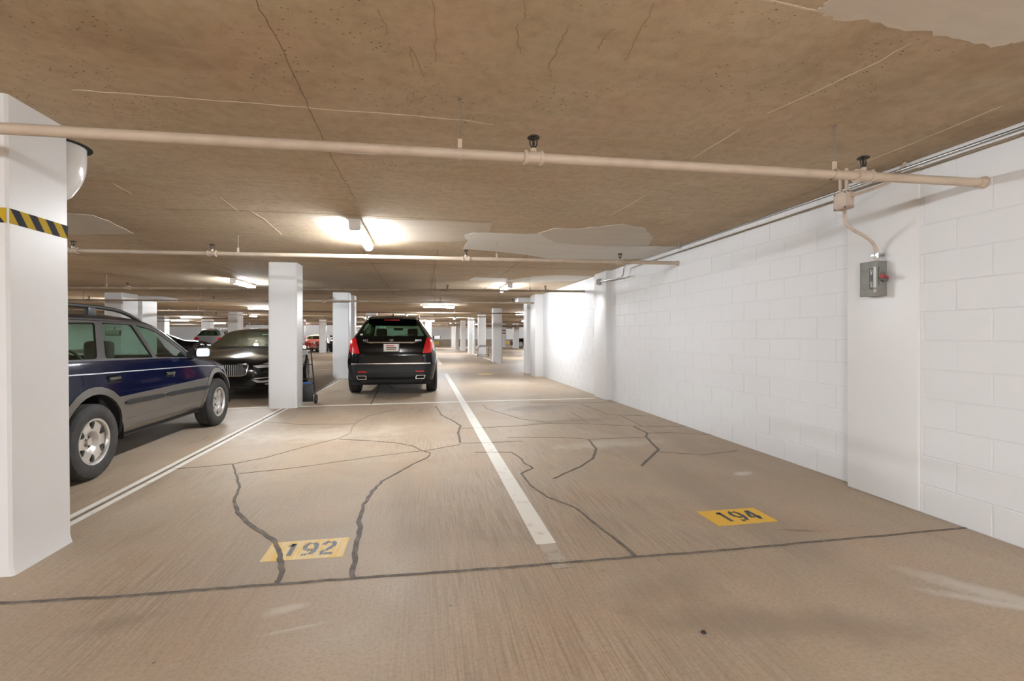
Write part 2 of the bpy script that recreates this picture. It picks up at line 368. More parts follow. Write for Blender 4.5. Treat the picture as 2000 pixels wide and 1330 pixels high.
# ================================================================== COLUMNS
def column(x0, x1, y0, y1, label, tilt=0, cap=None, chamfer=.03):
    c = empty('column', ((x0 + x1) / 2, (y0 + y1) / 2, 0), 0, label, 'column')
    hx, hy = (x1 - x0) / 2, (y1 - y0) / 2
    bm = bmesh.new(); ring = []
    zs = [0, .05, .18, .6, 1.2, 1.9, H]
    prev = None
    for z in zs:
        fx = tilt * (1 - z / H) + (.012 if z == 0 and tilt else 0)
        ch = chamfer
        P = [(-hx + ch, -hy), (hx - ch + fx, -hy), (hx + fx, -hy + ch), (hx + fx, hy - ch), (hx - ch + fx, hy), (-hx + ch, hy), (-hx, hy - ch), (-hx, -hy + ch)]
        R = [bm.verts.new((a, b, z)) for a, b in P]
        if prev:
            for k in range(8): bm.faces.new((prev[k], prev[(k + 1) % 8], R[(k + 1) % 8], R[k]))
        else: bm.faces.new(R[::-1])
        prev = R
    bm.faces.new(prev)
    finish('shaft', bm, M_COLP, c, 20)
    if cap:
        a, b, h = cap
        bbox_obj('capital', (a - (x0 + x1) / 2, b - (x0 + x1) / 2, -hy - .02, hy + .02, H - h, H), M_COLP, c, .01)
    return c
def pxcol(pl, pr, s, depth, label, **k):
    """front face from pixel column pl to pr at scale s (px per metre)"""
    D = FPX / s; u = (pr - CXP) / FPX
    X1 = D * (SN + u * CS); Y = D * (CS - u * SN)
    u = (pl - CXP) / FPX; t = Y / (CS - u * SN); X0 = t * (SN + u * CS)
    return column(X0, X1, Y, Y + depth, label, **k)
colF = column(-2.57, -2.135, 2.90, 3.33, 'big white square column nearest the camera, yellow and black tape band around it', tilt=.022, chamfer=.012)
colA = column(-2.62, -2.16, 8.72, 9.14, 'white square column with a folded hand truck leaning behind it', chamfer=.02)
column(-2.62, -2.16, 14.52, 14.92, 'white square column left of the black crossover, pipe crossing its top', chamfer=.02)
column(-2.60, -2.15, 15.55, 16.0, 'white column close behind the one left of the black crossover', chamfer=.02)
pxcol(203, 238.7, 66.6, .8, 'wide white column above the roof rack of the blue wagon')
pxcol(256.5, 277, 61.0, .9, 'white column with a projecting capital, just right of the wide column above the wagon', cap=(-9.9, -8.25, .12))
pxcol(300, 322, 29.5, .6, 'distant white column over the windshield pillar of the blue wagon', cap=None)
pxcol(393, 412, 25.0, .6, 'distant white column rising behind the silver crossover')
pxcol(444.5, 465, 37.0, .75, 'white column with a bright right side rising behind the black sedan roof')
pxcol(577, 593.5, 26.4, .6, 'thin slice of white column showing right of the hand truck column')
pxcol(623, 636, 26.6, .4, 'distant white column just right of the coral vintage car')
pxcol(714, 735.5, 36.0, .5, 'white column behind the left side of the black crossover roof')
pxcol(740, 753, 31.0, .5, 'white column behind the middle left of the crossover roof')
pxcol(831, 843, 24.0, .6, 'distant white column just above the right mirror of the black crossover')
column(3.35, 3.85, 15.3, 15.85, 'white column standing at the far end of the block wall, capital on its left', cap=(3.05, 3.9, .16), chamfer=.02)
colG = pxcol(963, 981.3, 42.0, .45, 'nearest white column of the row beyond the block wall', chamfer=.02)
colH = pxcol(934.5, 949, 32.5, .45, 'white column with a grey tubular cart parked around its foot', chamfer=.02)
pxcol(914.7, 923, 28.0, .45, 'left one of a touching pair of white columns in the far row')
pxcol(923.6, 928.5, 27.4, .45, 'right thinner one of a touching pair of white columns in the far row')
pxcol(900, 909.8, 23.7, .45, 'white column left of the touching pair in the far row')
pxcol(889.7, 896, 20.5, .5, 'slim bright white column far down the right hand row')
pxcol(881.6, 889.3, 18.6, .5, 'farthest white column of the right hand row')
pxcol(1003, 1014, 19.7, .5, 'distant white column by itself just left of the block wall end')
c = pxcol(980, 988.4, 18.2, .5, 'distant white column with two small dark red signs')
for z in (1.75, 1.45):
    bbox_obj('small_sign', (-.2, .18, -.29, -.26, z, z + .12), M_DRED, c)

# hazard tape wound around the near column (slanting stripes)
t = empty('hazard_tape'); t.parent = colF; tag(t, 'yellow and black striped tape band')
def tape_piece(p, q, a0, a1, m, nrm):
    # strip on a vertical face from p to q (xy), slanted band from a0 to a1 (fractions)
    bm = bmesh.new(); zb, zt = 1.842, 1.920; L = (Vector(q) - Vector(p)); sl = .055 / L.length
    def P(a, z, off): 
        a = min(1, max(0, a)); v = Vector(p) + L * a
        return (v.x + nrm[0] * off, v.y + nrm[1] * off, z)
    pts = [(a0 + sl, zb), (a1 + sl, zb), (a1, zt), (a0, zt)]
    lo = [bm.verts.new(P(a, z, 0.0)) for a, z in pts]; hi = [bm.verts.new(P(a, z, .003)) for a, z in pts]
    bm.faces.new(hi); bm.faces.new(lo[::-1])
    for k in range(4): bm.faces.new((lo[k], lo[(k + 1) % 4], hi[(k + 1) % 4], hi[k]))
    finish('tape_stripe', bm, m, t)
hx = .2175
for k in range(8):
    xx = hx + .0058
    tape_piece((xx, -.2055), (xx, .2045), k / 7 - .14, (k + 1) / 7 - .14, (M_TAPEY, M_TAPEK)[k % 2], (1, 0))
for k in range(8):
    tape_piece((-hx, -.2145), (hx, -.2145), k / 7 - .14, (k + 1) / 7 - .14, (M_TAPEK, M_TAPEY)[k % 2], (0, -1))

# glossy white duct elbow behind the near column
d = empty('duct_elbow', (-2.40, 3.62, H), 0, 'glossy white pipe elbow coming down from the ceiling beside the nearest column', 'pipe')
bm = bmesh.new(); pts = [(0, 0, .0), (0, 0, -.10)]
for k in range(1, 21):
    a = k / 20 * math.pi / 2; pts.append((-.17 + .17 * math.cos(a), 0, -.10 - .17 * math.sin(a)))
pts += [(-.30, 0, -.27), (-.6, 0, -.27)]
R = .165; rad = [R, R] + [R + (.005 if k in (9, 12, 15, 18) else 0) for k in range(20)] + [R - .01, R - .01]
tube(bm, pts, rad, 28); finish('elbow', bm, M_DUCT, d, 60)
bm = bmesh.new(); lathe(bm, [(R + .03, 0), (R + .03, -.006), (R, -.006)], (0, 0, 0), (0, 0, 1), 28); finish('hole_rim', bm, M_BLKM, d)

# ================================================================== FLOOR MARKINGS
def ribbon(name, pts, w, m, parent=None, z=.003, jit=0, sub=1, label=None, under=-.01, flip=1):
    pts = [Vector(p) for p in pts]; P = []
    for a, b in zip(pts, pts[1:]):
        for k in range(sub): P.append(a.lerp(b, k / sub))
    P.append(pts[-1])
    ws = w if isinstance(w, (list, tuple)) else [w] * len(P)
    if len(ws) != len(P):
        ws = list(np.interp(np.linspace(0, 1, len(P)), np.linspace(0, 1, len(ws)), ws))
    bm = bmesh.new(); prev = None
    for i, p in enumerate(P):
        d = (P[min(i + 1, len(P) - 1)] - P[max(i - 1, 0)]); d.z = 0; d.normalize(); nrm = Vector((-d.y, d.x, 0))
        j = random.uniform(-jit, jit); q = p + nrm * j; hw = ws[i] / 2
        hl = hw * random.uniform(.8, 1.2) if jit else hw; hr = hw * random.uniform(.8, 1.2) if jit else hw
        r = [bm.verts.new((q.x + nrm.x * hl, q.y + nrm.y * hl, p.z + under * flip)), bm.verts.new((q.x + nrm.x * hl, q.y + nrm.y * hl, p.z + z * flip)),
             bm.verts.new((q.x - nrm.x * hr, q.y - nrm.y * hr, p.z + z * flip)), bm.verts.new((q.x - nrm.x * hr, q.y - nrm.y * hr, p.z + under * flip))]
        if prev:
            for k in range(3): bm.faces.new((prev[k], prev[k + 1], r[k + 1], r[k]))
        prev = r
    o = finish(name, bm, m, parent)
    if label: tag(o, label)
    return o
def zp(lst, s, ox, oy): return [fl(ox + x / s, oy + y / s) for x, y in lst]
ribbon('painted_line', [(.724, 2.76, 0), (.71, 15.6, 0)], .122, M_LINE, floor, .0025, label='thick white stall line down the middle of the floor', sub=8)
ribbon('painted_line', [(.737, 2.46, 0), (.727, 2.76, 0)], .10, M_LINEF, floor, .002, label='faded grey end of the middle stall line')
for x in (-2.404, -2.311):
    ribbon('painted_line', [(x, 2.7, 0), (x, 20.5, 0)], .046, M_LINE, floor, .0025, sub=10)
ribbon('crack_filler', [(-2.358, 2.5 + k * .6, 0) for k in range(31)], .013, M_SEALTHIN, floor, .004, .004, 2)
ribbon('painted_line', [fl(428, 798), fl(595, 793.5), fl(900, 784.6), fl(1161, 778)], .10, M_LINE, floor, .0028, sub=4, label='thin white line running across the stalls to the wall')
ribbon('painted_line', [(.71, 20.6, 0), (.70, 30, 0)], .12, M_LINE, floor, .0025)
for y in (18.5, 24.5):
    ribbon('painted_line', [(-8.6, y - 1.0, 0), (-2.8, y, 0)], .12, M_LINE, floor, .0025)
for y in (24, 33, 42):
    ribbon('painted_line', [(3.35, y - 3, 0), (3.35, y + 3, 0)], .12, M_LINE, floor, .0025)
ribbon('crack_filler', [fl(*p) for p in ((-250, 1190), (0, 1179), (130, 1171), (260, 1163.5), (400, 1152), (533, 1142), (690, 1130), (850, 1119), (1000, 1108), (1120, 1098), (1245, 1088), (1367, 1079), (1500, 1067), (1690, 1050), (1868, 1033), (1895, 1030))],
       [.016, .018, .017, .019, .017, .015], M_SEAL, floor, .004, .003, 6, label='dark sealed joint running across the whole floor')
S1 = (2.66, 400, 700); S2 = (2.955, 900, 700)
thick = [([(148, 550), (165, 610), (178, 670), (155, 740), (172, 800), (215, 850), (290, 900), (370, 950), (385, 1010), (400, 1080), (395, 1130), (370, 1170)], S1, [.012, .02, .026, .028, .03, .026]),
         ([(765, 1140), (778, 1060), (785, 970), (810, 880), (800, 850), (825, 760), (870, 690), (920, 640), (990, 600), (1080, 550), (1165, 510), (1170, 490), (1130, 480), (1080, 455), (1000, 440), (880, 430), (700, 420)], S1, [.03, .03, .028, .022, .016, .014, .014, .012]),
         ([(80, 542), (290, 542), (350, 580), (360, 600), (415, 632), (348, 665), (400, 730), (500, 800), (660, 862), (780, 960), (900, 1050), (1015, 1150)], S2, [.008, .014, .018, .016, .014, .018, .022]),
         ([(740, 470), (780, 520), (765, 575), (690, 625), (600, 665), (535, 695)], S2, [.022, .024, .018, .012]),
         ([(1000, 395), (1075, 430), (1070, 455), (1140, 525), (1040, 622)], S2, [.016, .024, .024]),
         ([(1200, 248), (1230, 295), (1290, 325), (1330, 350), (1315, 385), (1330, 440)], S1, [.014, .018, .03, .024])]
for lst, s, w in thick: ribbon('crack_filler', zp(lst, *s), w, M_SEAL, floor, .0035, .005, 4)
thin = [([(-180, 575), (0, 563), (150, 548), (320, 515), (480, 470), (700, 415), (760, 385), (765, 360), (790, 330), (850, 300), (1000, 262)], S1),
        ([(175, 600), (500, 565), (870, 512), (1110, 482), (1170, 475), (1330, 447)], S1), ([(0, 490), (130, 487), (355, 477)], S2),
        ([(290, 330), (400, 335), (500, 345), (780, 340)], S1),
        ([(270, 455), (600, 457), (740, 467), (1060, 455), (1080, 432), (1200, 428), (1450, 442)], S2), ([(1140, 540), (1400, 557), (1600, 533)], S2),
        ([(0, 405), (300, 392), (500, 375), (740, 378), (1030, 393), (1300, 393)], S2), ([(130, 270), (150, 290), (350, 350), (520, 372)], S2),
        ([(635, 310), (740, 375)], S2), ([(920, 330), (1050, 392)], S2), ([(700, 265), (850, 325), (1100, 333)], S2), ([(400, 255), (900, 255)], S2)]
for lst, s in thin: ribbon('hairline_crack', zp(lst, *s), .008, M_SEALTHIN, floor, .003, .005, 4)
ribbon('hairline_crack', [fl(770, 760), fl(745, 745), fl(725, 790)], .03, M_SEALTHIN, floor, .003, .006, 4)

# stencilled stall numbers
DIG = {'1': [[(.30, .78), (.52, 1.0)], [(.55, 1.0), (.55, 0)]],
       '9': [[(.70, .42), (.45, .36), (.20, .5), (.14, .72), (.28, .93), (.42, 1.0)], [(.60, .98), (.82, .82), (.90, .5), (.80, .22), (.62, .02)], [(.46, 0), (.16, .04)]],
       '2': [[(.12, .74), (.24, .93), (.44, 1.0)], [(.60, .98), (.80, .84), (.82, .66), (.60, .42), (.30, .22), (.14, .08)], [(.12, .0), (.90, .0)]],
       '4': [[(.58, .98), (.20, .42), (.14, .30), (.50, .30)], [(.70, 1.0), (.70, 0)], [(.70, .30), (.95, .30)]]}
def stall_number(corners, s, my, mk, label):
    """corners: near-left, near-right, far-right, far-left on the floor"""
    a, b, c2, d2 = corners
    o = finish('number_panel', slab(bmesh.new(), [(p.x, p.y) for p in corners], -.01, .0022), my, floor); tag(o, label)
    def uv(u, v): return a.lerp(b, u).lerp(d2.lerp(c2, u), v)
    for k, ch in enumerate(s):
        bm = bmesh.new()
        for st in DIG[ch]:
            P = [uv(.20 + k * .235 + x * .20, .20 + y * .62) for x, y in st]
            w = .026; prev = None
            for i, p in enumerate(P):
                dd = (P[min(i + 1, len(P) - 1)] - P[max(i - 1, 0)]); dd.z = 0; dd.normalize(); nn = Vector((-dd.y, dd.x, 0)) * w / 2
                r = [bm.verts.new((p.x + nn.x, p.y + nn.y, .0015)), bm.verts.new((p.x + nn.x, p.y + nn.y, .0034)), bm.verts.new((p.x - nn.x, p.y - nn.y, .0034)), bm.verts.new((p.x - nn.x, p.y - nn.y, .0015))]
                if prev:
                    for q in range(3): bm.faces.new((prev[q], prev[q + 1], r[q + 1], r[q]))
                prev = r
        finish('digit', bm, mk, o)
stall_number([fl(506.6, 1098), fl(669.4, 1087), fl(683, 1049.5), fl(533, 1060.7)], '192', M_YELW, M_INKW, 'worn yellow floor panel stencilled 192')
stall_number([fl(1403.8, 1027.8), fl(1520, 1018), fl(1471, 992), fl(1360, 999.7)], '194', M_YEL, M_INK, 'bright yellow floor panel stencilled 194')
o = finish('number_panel', slab(bmesh.new(), [(p.x, p.y) for p in (fl(934, 732), fl(962, 731.5), fl(960, 729.3), fl(934, 729.6))], -.01, .0022), M_YELW, floor); tag(o, 'faded far yellow floor panel beyond the cross line')

# ================================================================== CEILING MARKS
def cpoly(name, pts, m, label, t=.004):
    o = finish(name, slab(bmesh.new(), [(p.x, p.y) for p in pts], H - t, H + .01), m, ceiling); tag(o, label); return o
def rough(pts, j=.012, n=5):
    out = []
    for a, b in zip(pts, pts[1:] + pts[:1]):
        for k in range(n):
            p = a.lerp(b, k / n); out.append(p + Vector((random.uniform(-j, j), random.uniform(-j, j) * 1.5, 0)) if k else p)
    return out
S3 = (2.857, 600, 380)
def zc(lst, s=S3): return [ce(s[1] + x / s[0], s[2] + y / s[0]) for x, y in lst]
cpoly('plaster_patch', rough(zc([(870, 303), (895, 262), (878, 225), (930, 212), (1070, 215), (1230, 220), (1385, 215), (1380, 262), (1560, 272), (1560, 282), (1990, 290), (2110, 292), (1935, 352), (1750, 362), (1350, 357), (1200, 332), (1000, 312)])), M_PATCH3, 'pale plaster patch in front of the second sprinkler pipe', .003)
cpoly('plaster_patch', rough(zc([(1290, 214), (1380, 186), (1500, 190), (1650, 176), (1780, 165), (1880, 185), (1930, 235), (1900, 282), (1700, 286), (1560, 283), (1380, 266)])), M_PATCH, 'darker grey rounded plaster patch on the ceiling', .005)
cpoly('plaster_patch', rough(zc([(930, 460), (1120, 468), (1110, 480), (1270, 456), (1420, 450), (1600, 458), (1500, 482), (1250, 490), (900, 478)]), .02), M_PATCH3, 'far pale plaster patch near the second pier', .003)
cpoly('plaster_patch', rough([ce(1601, 14), ce(1640, -12), ce(1700, -40), ce(2250, -40), ce(2250, 60), ce(2050, 66), ce(1985, 82), ce(1935, 92), ce(1850, 68), ce(1700, 42), ce(1608, 30)], .01, 8), M_PATCH, 'pale plaster patch in the top right of the ceiling')
cpoly('plaster_patch', rough([ce(20, 412), ce(125, 416), ce(180, 420), ce(215, 432), ce(262, 456), ce(125, 457), ce(0, 458)], .01), M_PATCH, 'pale plaster patch right of the nearest column')
cpoly('plaster_patch', rough(zc([(0, 112), (140, 122), (170, 118), (330, 128), (560, 140), (1040, 158), (1015, 206), (860, 262), (500, 262), (100, 215)], (2.857, 600, 380)), .01), M_PATCH2, 'greyer ceiling panel around the nearest light fixture', .0015)
def cline(pts, w, m, name='ceiling_crack', sub=4, jit=.006): ribbon(name, [ce(*p) for p in pts], w, m, ceiling, .0015, jit, sub, flip=-1)
cline([(470, -60), (499, 2), (535, 66), (588, 175), (606, 217), (640, 290), (660, 330), (697, 395)], .0042, M_CCRACK)
cline([(140, 175), (262, 184), (420, 196), (595, 210), (750, 222), (880, 232), (965, 243)], .007, M_CLINE, 'formwork_ridge')
cline([(490, 412), (515, 428), (550, 458)], .010, M_CLINE, 'formwork_ridge'); cline([(220, 358), (255, 378)], .006, M_CLINE, 'formwork_ridge')
cline([(430, 385), (465, 412)], .006, M_CLINE, 'formwork_ridge')
cline([(1445, 252), (1351, 311)], .014, M_CLINE, 'formwork_ridge', 3, .006); cline([(1280, 372), (1230, 400), (1192, 420)], .007, M_CLINE, 'formwork_ridge')
cline([(1780, 82), (1720, 118), (1500, 222)], .007, M_CLINE, 'formwork_ridge'); cline([(1960, 205), (1770, 285), (1600, 352)], .006, M_CLINE, 'formwork_ridge')
cline([(1480, 0), (1600, 20), (1760, 48)], .009, M_CLINE, 'formwork_ridge')
cline([(320, 408), (490, 412), (690, 420), (960, 433)], .006, M_CCRACK, 'formwork_ridge')
cline([(1280, 5), (1262, 40), (1235, 85)], .005, M_CFAINT); cline([(1110, 55), (1092, 85), (1085, 108), (1070, 130)], .007, M_CFAINT)
cline([(1023, -5), (1026, 20), (1024, 40)], .004, M_CFAINT); cline([(1010, 45), (1012, 80), (1018, 105)], .005, M_CFAINT); cline([(1200, 55), (1178, 75), (1168, 95)], .006, M_CFAINT); cline([(1235, 85), (1230, 105), (1220, 118)], .004, M_CFAINT); cline([(735, 18), (752, 45), (755, 68)], .004, M_CFAINT); cline([(800, 95), (806, 130)], .004, M_CFAINT); cline([(1070, 130), (1078, 150)], .004, M_CFAINT)
cline([(845, 0), (850, 60), (852, 120)], .004, M_CFAINT); cline([(800, 90), (830, 150)], .004, M_CFAINT)
for yy in (8.55, 15.15, 22.2, 29.0, 36.0, 43.5):
    ribbon('formwork_ridge', [(FX0 + 1, yy, H), (-12, yy, H), (0, yy, H), (3.4, yy, H)], .03 if yy == 15.15 else .014, M_CCRACK, ceiling, .003, .004, 4, flip=-1)
for xx in (-6.1, -4.9, -3.7, -.9, .2, 1.6):
    ribbon('formwork_ridge', [(xx, 7.0, H), (xx, 14.9, H)], .008, M_CCRACK, ceiling, .0025, .004, 8, flip=-1)

# ================================================================== SPRINKLER PIPES
def sprinkler(t, p, ang=0, m=M_PIPE, rp=.027, small=False):
    """coupling + upright head, p in local coords of thing t"""
    p = Vector(p)
    bm = bmesh.new(); d = Vector((math.cos(ang), math.sin(ang), 0))
    r = rp * 1.45
    lathe(bm, [(rp * .9, -.052), (r, -.052), (r, -.036), (r * .86, -.034), (r * .86, .034), (r, .036), (r, .052), (rp * .9, .052)], p, d, 12 if small else 20)
    tube(bm, [p, p + Vector((0, 0, rp + .022))], .017, 10)
    c = finish('coupling', bm, m, t, 35)
    bm = bmesh.new(); z0 = rp + .02
    lathe(bm, [(0, z0), (.014, z0), (.015, z0 + .012), (.008, z0 + .016), (.006, z0 + .05), (0, z0 + .05)], p, (0, 0, 1), 10)
    for s in (-1, 1):
        tube(bm, [p + Vector((s * .012, 0, z0 + .012)), p + Vector((s * .02, 0, z0 + .03)), p + Vector((s * .018, 0, z0 + .055)), p + Vector((0, 0, z0 + .068))], .004, 6)
    lathe(bm, [(0, z0 + .068), (.022, z0 + .066), (.034, z0 + .060), (.034, z0 + .064), (.022, z0 + .072), (0, z0 + .073)], p, (0, 0, 1), 14)
    finish('sprinkler_head', bm, M_SPR, c, 35)
def hanger(t, p, m=M_PIPE, rp=.027, top=None):
    p = Vector(p); top = top if top is not None else H
    bm = bmesh.new(); ring = []
    w = .011
    for k in range(17):
        a = 2 * math.pi * k / 16
        ring.append((math.sin(a) * (rp + .005), math.cos(a) * (rp + .005)))
    prev = None
    for y, z in ring:
        r = [bm.verts.new((p.x - w, p.y + y, p.z + z)), bm.verts.new((p.x + w, p.y + y, p.z + z))]
        if prev: bm.faces.new((prev[0], prev[1], r[1], r[0]))
        prev = r
    box(bm, p.x - w, p.x + w, p.y - .006, p.y + .006, p.z + rp, p.z + rp + .05)
    h = finish('hanger_strap', bm, m, t)
    bm = bmesh.new(); tube(bm, [(p.x, p.y, p.z + rp + .04), (p.x, p.y, top - t.location.z + .005)], .0045, 6)
    lathe(bm, [(.012, top - t.location.z - .008), (.012, top - t.location.z)], (p.x, p.y, 0), (0, 0, 1), 8, True)
    finish('threaded_rod', bm, M_RUST, h)
def pipe_run(pts, r, label, heads=(), hangs=(), m=M_PIPE, cat='pipe', name='sprinkler_pipe', end=True, small=False, n=14, group=None):
    pts = [Vector(p) for p in pts]; o = pts[0]
    t = empty(name, o, 0, label, cat, group)
    L = [p - o for p in pts]
    tube_obj('pipe', L, r, m, t, n)
    d = (L[-1] - L[-2]).normalized()
    if end:
        bm = bmesh.new(); lathe(bm, [(r, -.045), (r + .005, -.045), (r + .006, -.006), (r + .014, -.004), (r + .014, 0)], L[-1], d, 20, True); finish('wall_flange', bm, m, t, 35)
    def at_px(px, z):
        u = (px - CXP) / FPX; best = None
        for a, b in zip(pts, pts[1:]):
            # find param where the point sees pixel column px
            f = lambda q: q.x * CS - q.y * SN - u * (q.x * SN + q.y * CS)
            fa, fb = f(a), f(b)
            if fa * fb <= 0: best = a.lerp(b, fa / (fa - fb)) - o
        return best
    for h in heads:
        p = at_px(h, 0) if h > 100 or h < -100 else None
        if p is not None: sprinkler(t, p, math.atan2(d.y, d.x), m if not small else M_PIPED, r, small)
    for h in hangs:
        p = at_px(h, 0)
        if p is not None: hanger(t, p, m, r)
    return t
def ext(a, b, x):  # extend line b->a to abscissa x
    k = (x - b.x) / (a.x - b.x); return b.lerp(a, k)
a, b = onz(0, 250.5, 2.22), onz(1921, 357, 2.22)
pipe_run([ext(a, b, -7.5), b], .027, 'nearest beige sprinkler pipe crossing right under the ceiling into the block wall', (1042, 1686), (898, 1630))
a, b = onz(125, 489, 2.287), onz(1325, 514, 2.287)
pipe_run([ext(a, b, -13), b], .026, 'second sprinkler pipe, just beyond the nearest light fixture', (143, 414, 910, 1211), (465, 970))
a, b = onz(130, 561.5, 2.254), onz(1142, 569, 2.254)
pipe_run([ext(a, b, -14), b], .026, 'third sprinkler pipe, crossing behind the hand truck column', (249, 874, 1065), (208, 850, 1035), M_PIPEG)
a, m_, b = onz(130, 586, 2.255), onz(660, 587.8, 2.255), onz(1057, 592, 2.255)
p4 = pipe_run([ext(a, m_, -15), m_, b], .026, 'fourth sprinkler pipe, crossing the capital of the column beside the black crossover', (174, 417, 646, 860, 1001), (163, 392, 848, 973), M_PIPEG)
q = onz(645, 585, 2.255) - p4.location
tube_obj('brace', [q + Vector((.1, 0, .04)), q + Vector((-.1, 0, -.05)), q + Vector((-.2, 0, -.1))], [.014, .016, .026], M_PIPED, p4, 8)
for Y, z, x0, x1, lab, hd, hg, mm in (
        (20.35, 2.22, -24, 12, 'dark sprinkler pipe crossing above the roof of the black crossover', (330, 1012), (387, 888, 570), M_PIPED),
        (24.6, 2.23, -24, 14, 'thin sprinkler pipe second row beyond the black crossover', (395, 422, 484, 849), (415, 447, 730), M_PIPEG),
        (29.3, 2.22, -24, 14, 'thin sprinkler pipe third row beyond the black crossover', (418, 505, 636), (540, 700, 900), M_PIPED),
        (35.0, 2.20, -26, 14, 'thin sprinkler pipe fourth row beyond the black crossover', (450, 637, 760), (500, 860), M_PIPEG),
        (43.0, 2.18, -28, 15, 'farthest thin sprinkler pipe near the back wall', (540, 780), (600, 900), M_PIPED)):
    pipe_run([(x0, Y, z), (x1, Y, z)], .028, lab, hd, hg, mm, end=False, small=True, n=8)
def bigpipe(x0, x1, Y, z, r, label, m=M_PIPEG):
    t = empty('overhead_duct', (x0, Y, z), 0, label, 'duct')
    tube_obj('duct_body', [(0, 0, 0), (x1 - x0, 0, 0)], r, m, t, 14)
    k = 1.5
    while k < x1 - x0:
        bm = bmesh.new(); lathe(bm, [(r, -.03), (r + .015, -.03), (r + .015, .03), (r, .03)], (k, 0, 0), (1, 0, 0), 14); finish('band', bm, M_PIPE, t); k += 3.0
        bm = bmesh.new(); tube(bm, [(k - 1.5, 0, r), (k - 1.5, 0, H - z - .001)], .012, 6); finish('rod', bm, M_RUST, t)
bigpipe(-9, -3.4, 38.5, 2.16, .11, 'brown overhead duct above the coral vintage car', M_PIPED)
bigpipe(-2.6, 3.6, 40.0, 2.15, .12, 'brown overhead duct beyond the crossover, right of centre', M_PIPED)
bigpipe(-14, -9.5, 37.5, 2.14, .13, 'short brown duct above the roof of the black sedan', M_PIPED)
bigpipe(4.2, 12, 44.0, 2.15, .12, 'brown overhead duct left of the distant lone column', M_PIPED)
bigpipe(-27, -16, 47.0, 2.12, .10, 'pale overhead pipe in front of the left back wall', M_PIPEG)
bigpipe(-8, 10, 51.0, 2.10, .10, 'pale overhead pipe in front of the right back wall', M_PIPE)
# two-pronged brace near the column left of the crossover and a diagonal conduit
# conduit along the right wall
t = empty('wall_conduit', (3.36, -2.0, 2.44), 0, 'thin galvanised steel conduit running along the top of the block wall', 'conduit')
def lc(*p): return [Vector(q) - Vector((3.36, -2.0, 2.44)) for q in p]
tube_obj('conduit', lc((3.36, -2, 2.44), (3.36, 7.45, 2.44), (3.375, 7.62, 2.435), (3.40, 7.70, 2.42), (3.415, 7.74, 2.36), (3.42, 7.78, 2.31), (3.43, 7.88, 2.29), (3.435, 8.2, 2.30), (3.435, 8.88, 2.325)), .0125, M_STEEL, t, 12)
for px in (1328, 1710, -1):
    Y = onx(px, 0, 3.36).y if px > 0 else .8
    bm = bmesh.new(); tube(bm, lc((3.345, Y, 2.43), (3.345, Y, H + .004)), .005, 6); box(bm, *[v for v in (-.03, .02, Y + 2.0 - .012, Y + 2.0 + .012, -.022, -.014)]); lathe(bm, [(.009, -.03), (.009, -.012)], (-.015, Y + 2.0, 0), (0, 0, 1), 8, True)
    finish('strap_hanger', bm, M_STEEL, t)
Y = 7.55; 
bm = bmesh.new(); tube(bm, lc((3.36, Y, 2.40), (3.36, Y, H + .004)), .004, 6); finish('strap_hanger', bm, M_STEEL, t)
# fire alarm pull box
t = empty('alarm_box', (3.46, 8.95, 2.325), 0, 'small grey and red alarm box at the top of the second wall pier', 'alarm')
bbox_obj('back_box', (-.055, .0, -.045, .045, -.06, .06), M_ALARM, t, .004)
bbox_obj('red_plate', (-.062, -.054, -.012, .03, -.052, .052), M_RED, t, .002)
bbox_obj('grille', (-.075, -.054, .032, .043, -.045, .045), M_GREYL, t, .003)

# junction box with conduits, hung in front of the wall pier
JX, JY = 3.13, 3.06
t = empty('junction_box', (JX, JY, 2.27), 0, 'small beige junction box hanging under the nearest sprinkler pipe by the wall pier', 'junction box')
bbox_obj('box_body', (-.035, .035, -.052, .052, -.062, .062), M_JBOX, t, .006)
c = bbox_obj('cover', (-.041, -.033, -.056, .056, -.066, .066), M_JBOX, t, .008)
bm = bmesh.new()
for y in (-.045, .045):
    for z in (-.055, .055): lathe(bm, [(.005, 0), (.005, .004)], (-.042, y, z), (-1, 0, 0), 8, True)
finish('screw', bm, M_BLK, c)
for y in (-.018, .036):
    tube_obj('riser_conduit', [(0, y, .06), (0, y, H - 2.27 + .004)], .0125, M_PIPE, t, 10)
    bm = bmesh.new(); lathe(bm, [(.017, .058), (.019, .062), (.019, .074), (.013, .076)], (0, y, 0), (0, 0, 1), 10, True); finish('connector', bm, M_SPR, t)
e = Vector((3.44, 2.86, H)) - Vector((JX, JY, 2.27))
tube_obj('side_conduit', [(0, -.05, .03), (.03, -.08, .035)] + bezier((.05, -.10, .04), (.20, -.16, .09), (.25, -.18, .11), tuple(e * .93 - Vector((0, 0, .04))), 8) + [tuple(e)], .0105, M_PIPE, t, 10)
# disconnect switch on the pier
SX, SY, SZ = 3.46, 3.085, 1.69
dn = [Vector((0, .0, -.06)), Vector((0, .0, -.11))] + bezier((0, 0, -.13), (.01, -.0, -.25), (SX - JX - .06, .0, -.22), (SX - JX - .042, .0, -.38), 10) + [Vector((SX - JX - .042, .0, SZ + .13 - 2.27))]
tube_obj('down_conduit', dn, .0125, M_JBOX, t, 12)
bm = bmesh.new(); box(bm, SX - JX - .06, SX - JX - .002, -.03, .03, -.405, -.39); lathe(bm, [(.02, -.42), (.02, -.38)], (SX - JX - .042, 0, 0), (0, 0, 1), 10, True); finish('conduit_clamp', bm, M_STEEL, t)
t = empty('disconnect_switch', (SX, SY, SZ), 0, 'grey metal disconnect switch box with red handle on the wall pier', 'switch box')
bbox_obj('enclosure', (-.082, 0, -.072, .072, -.132, .132), M_GREY, t, .003)
c = bbox_obj('door', (-.090, -.080, -.074, .074, -.134, .134), M_GREY, t, .004)
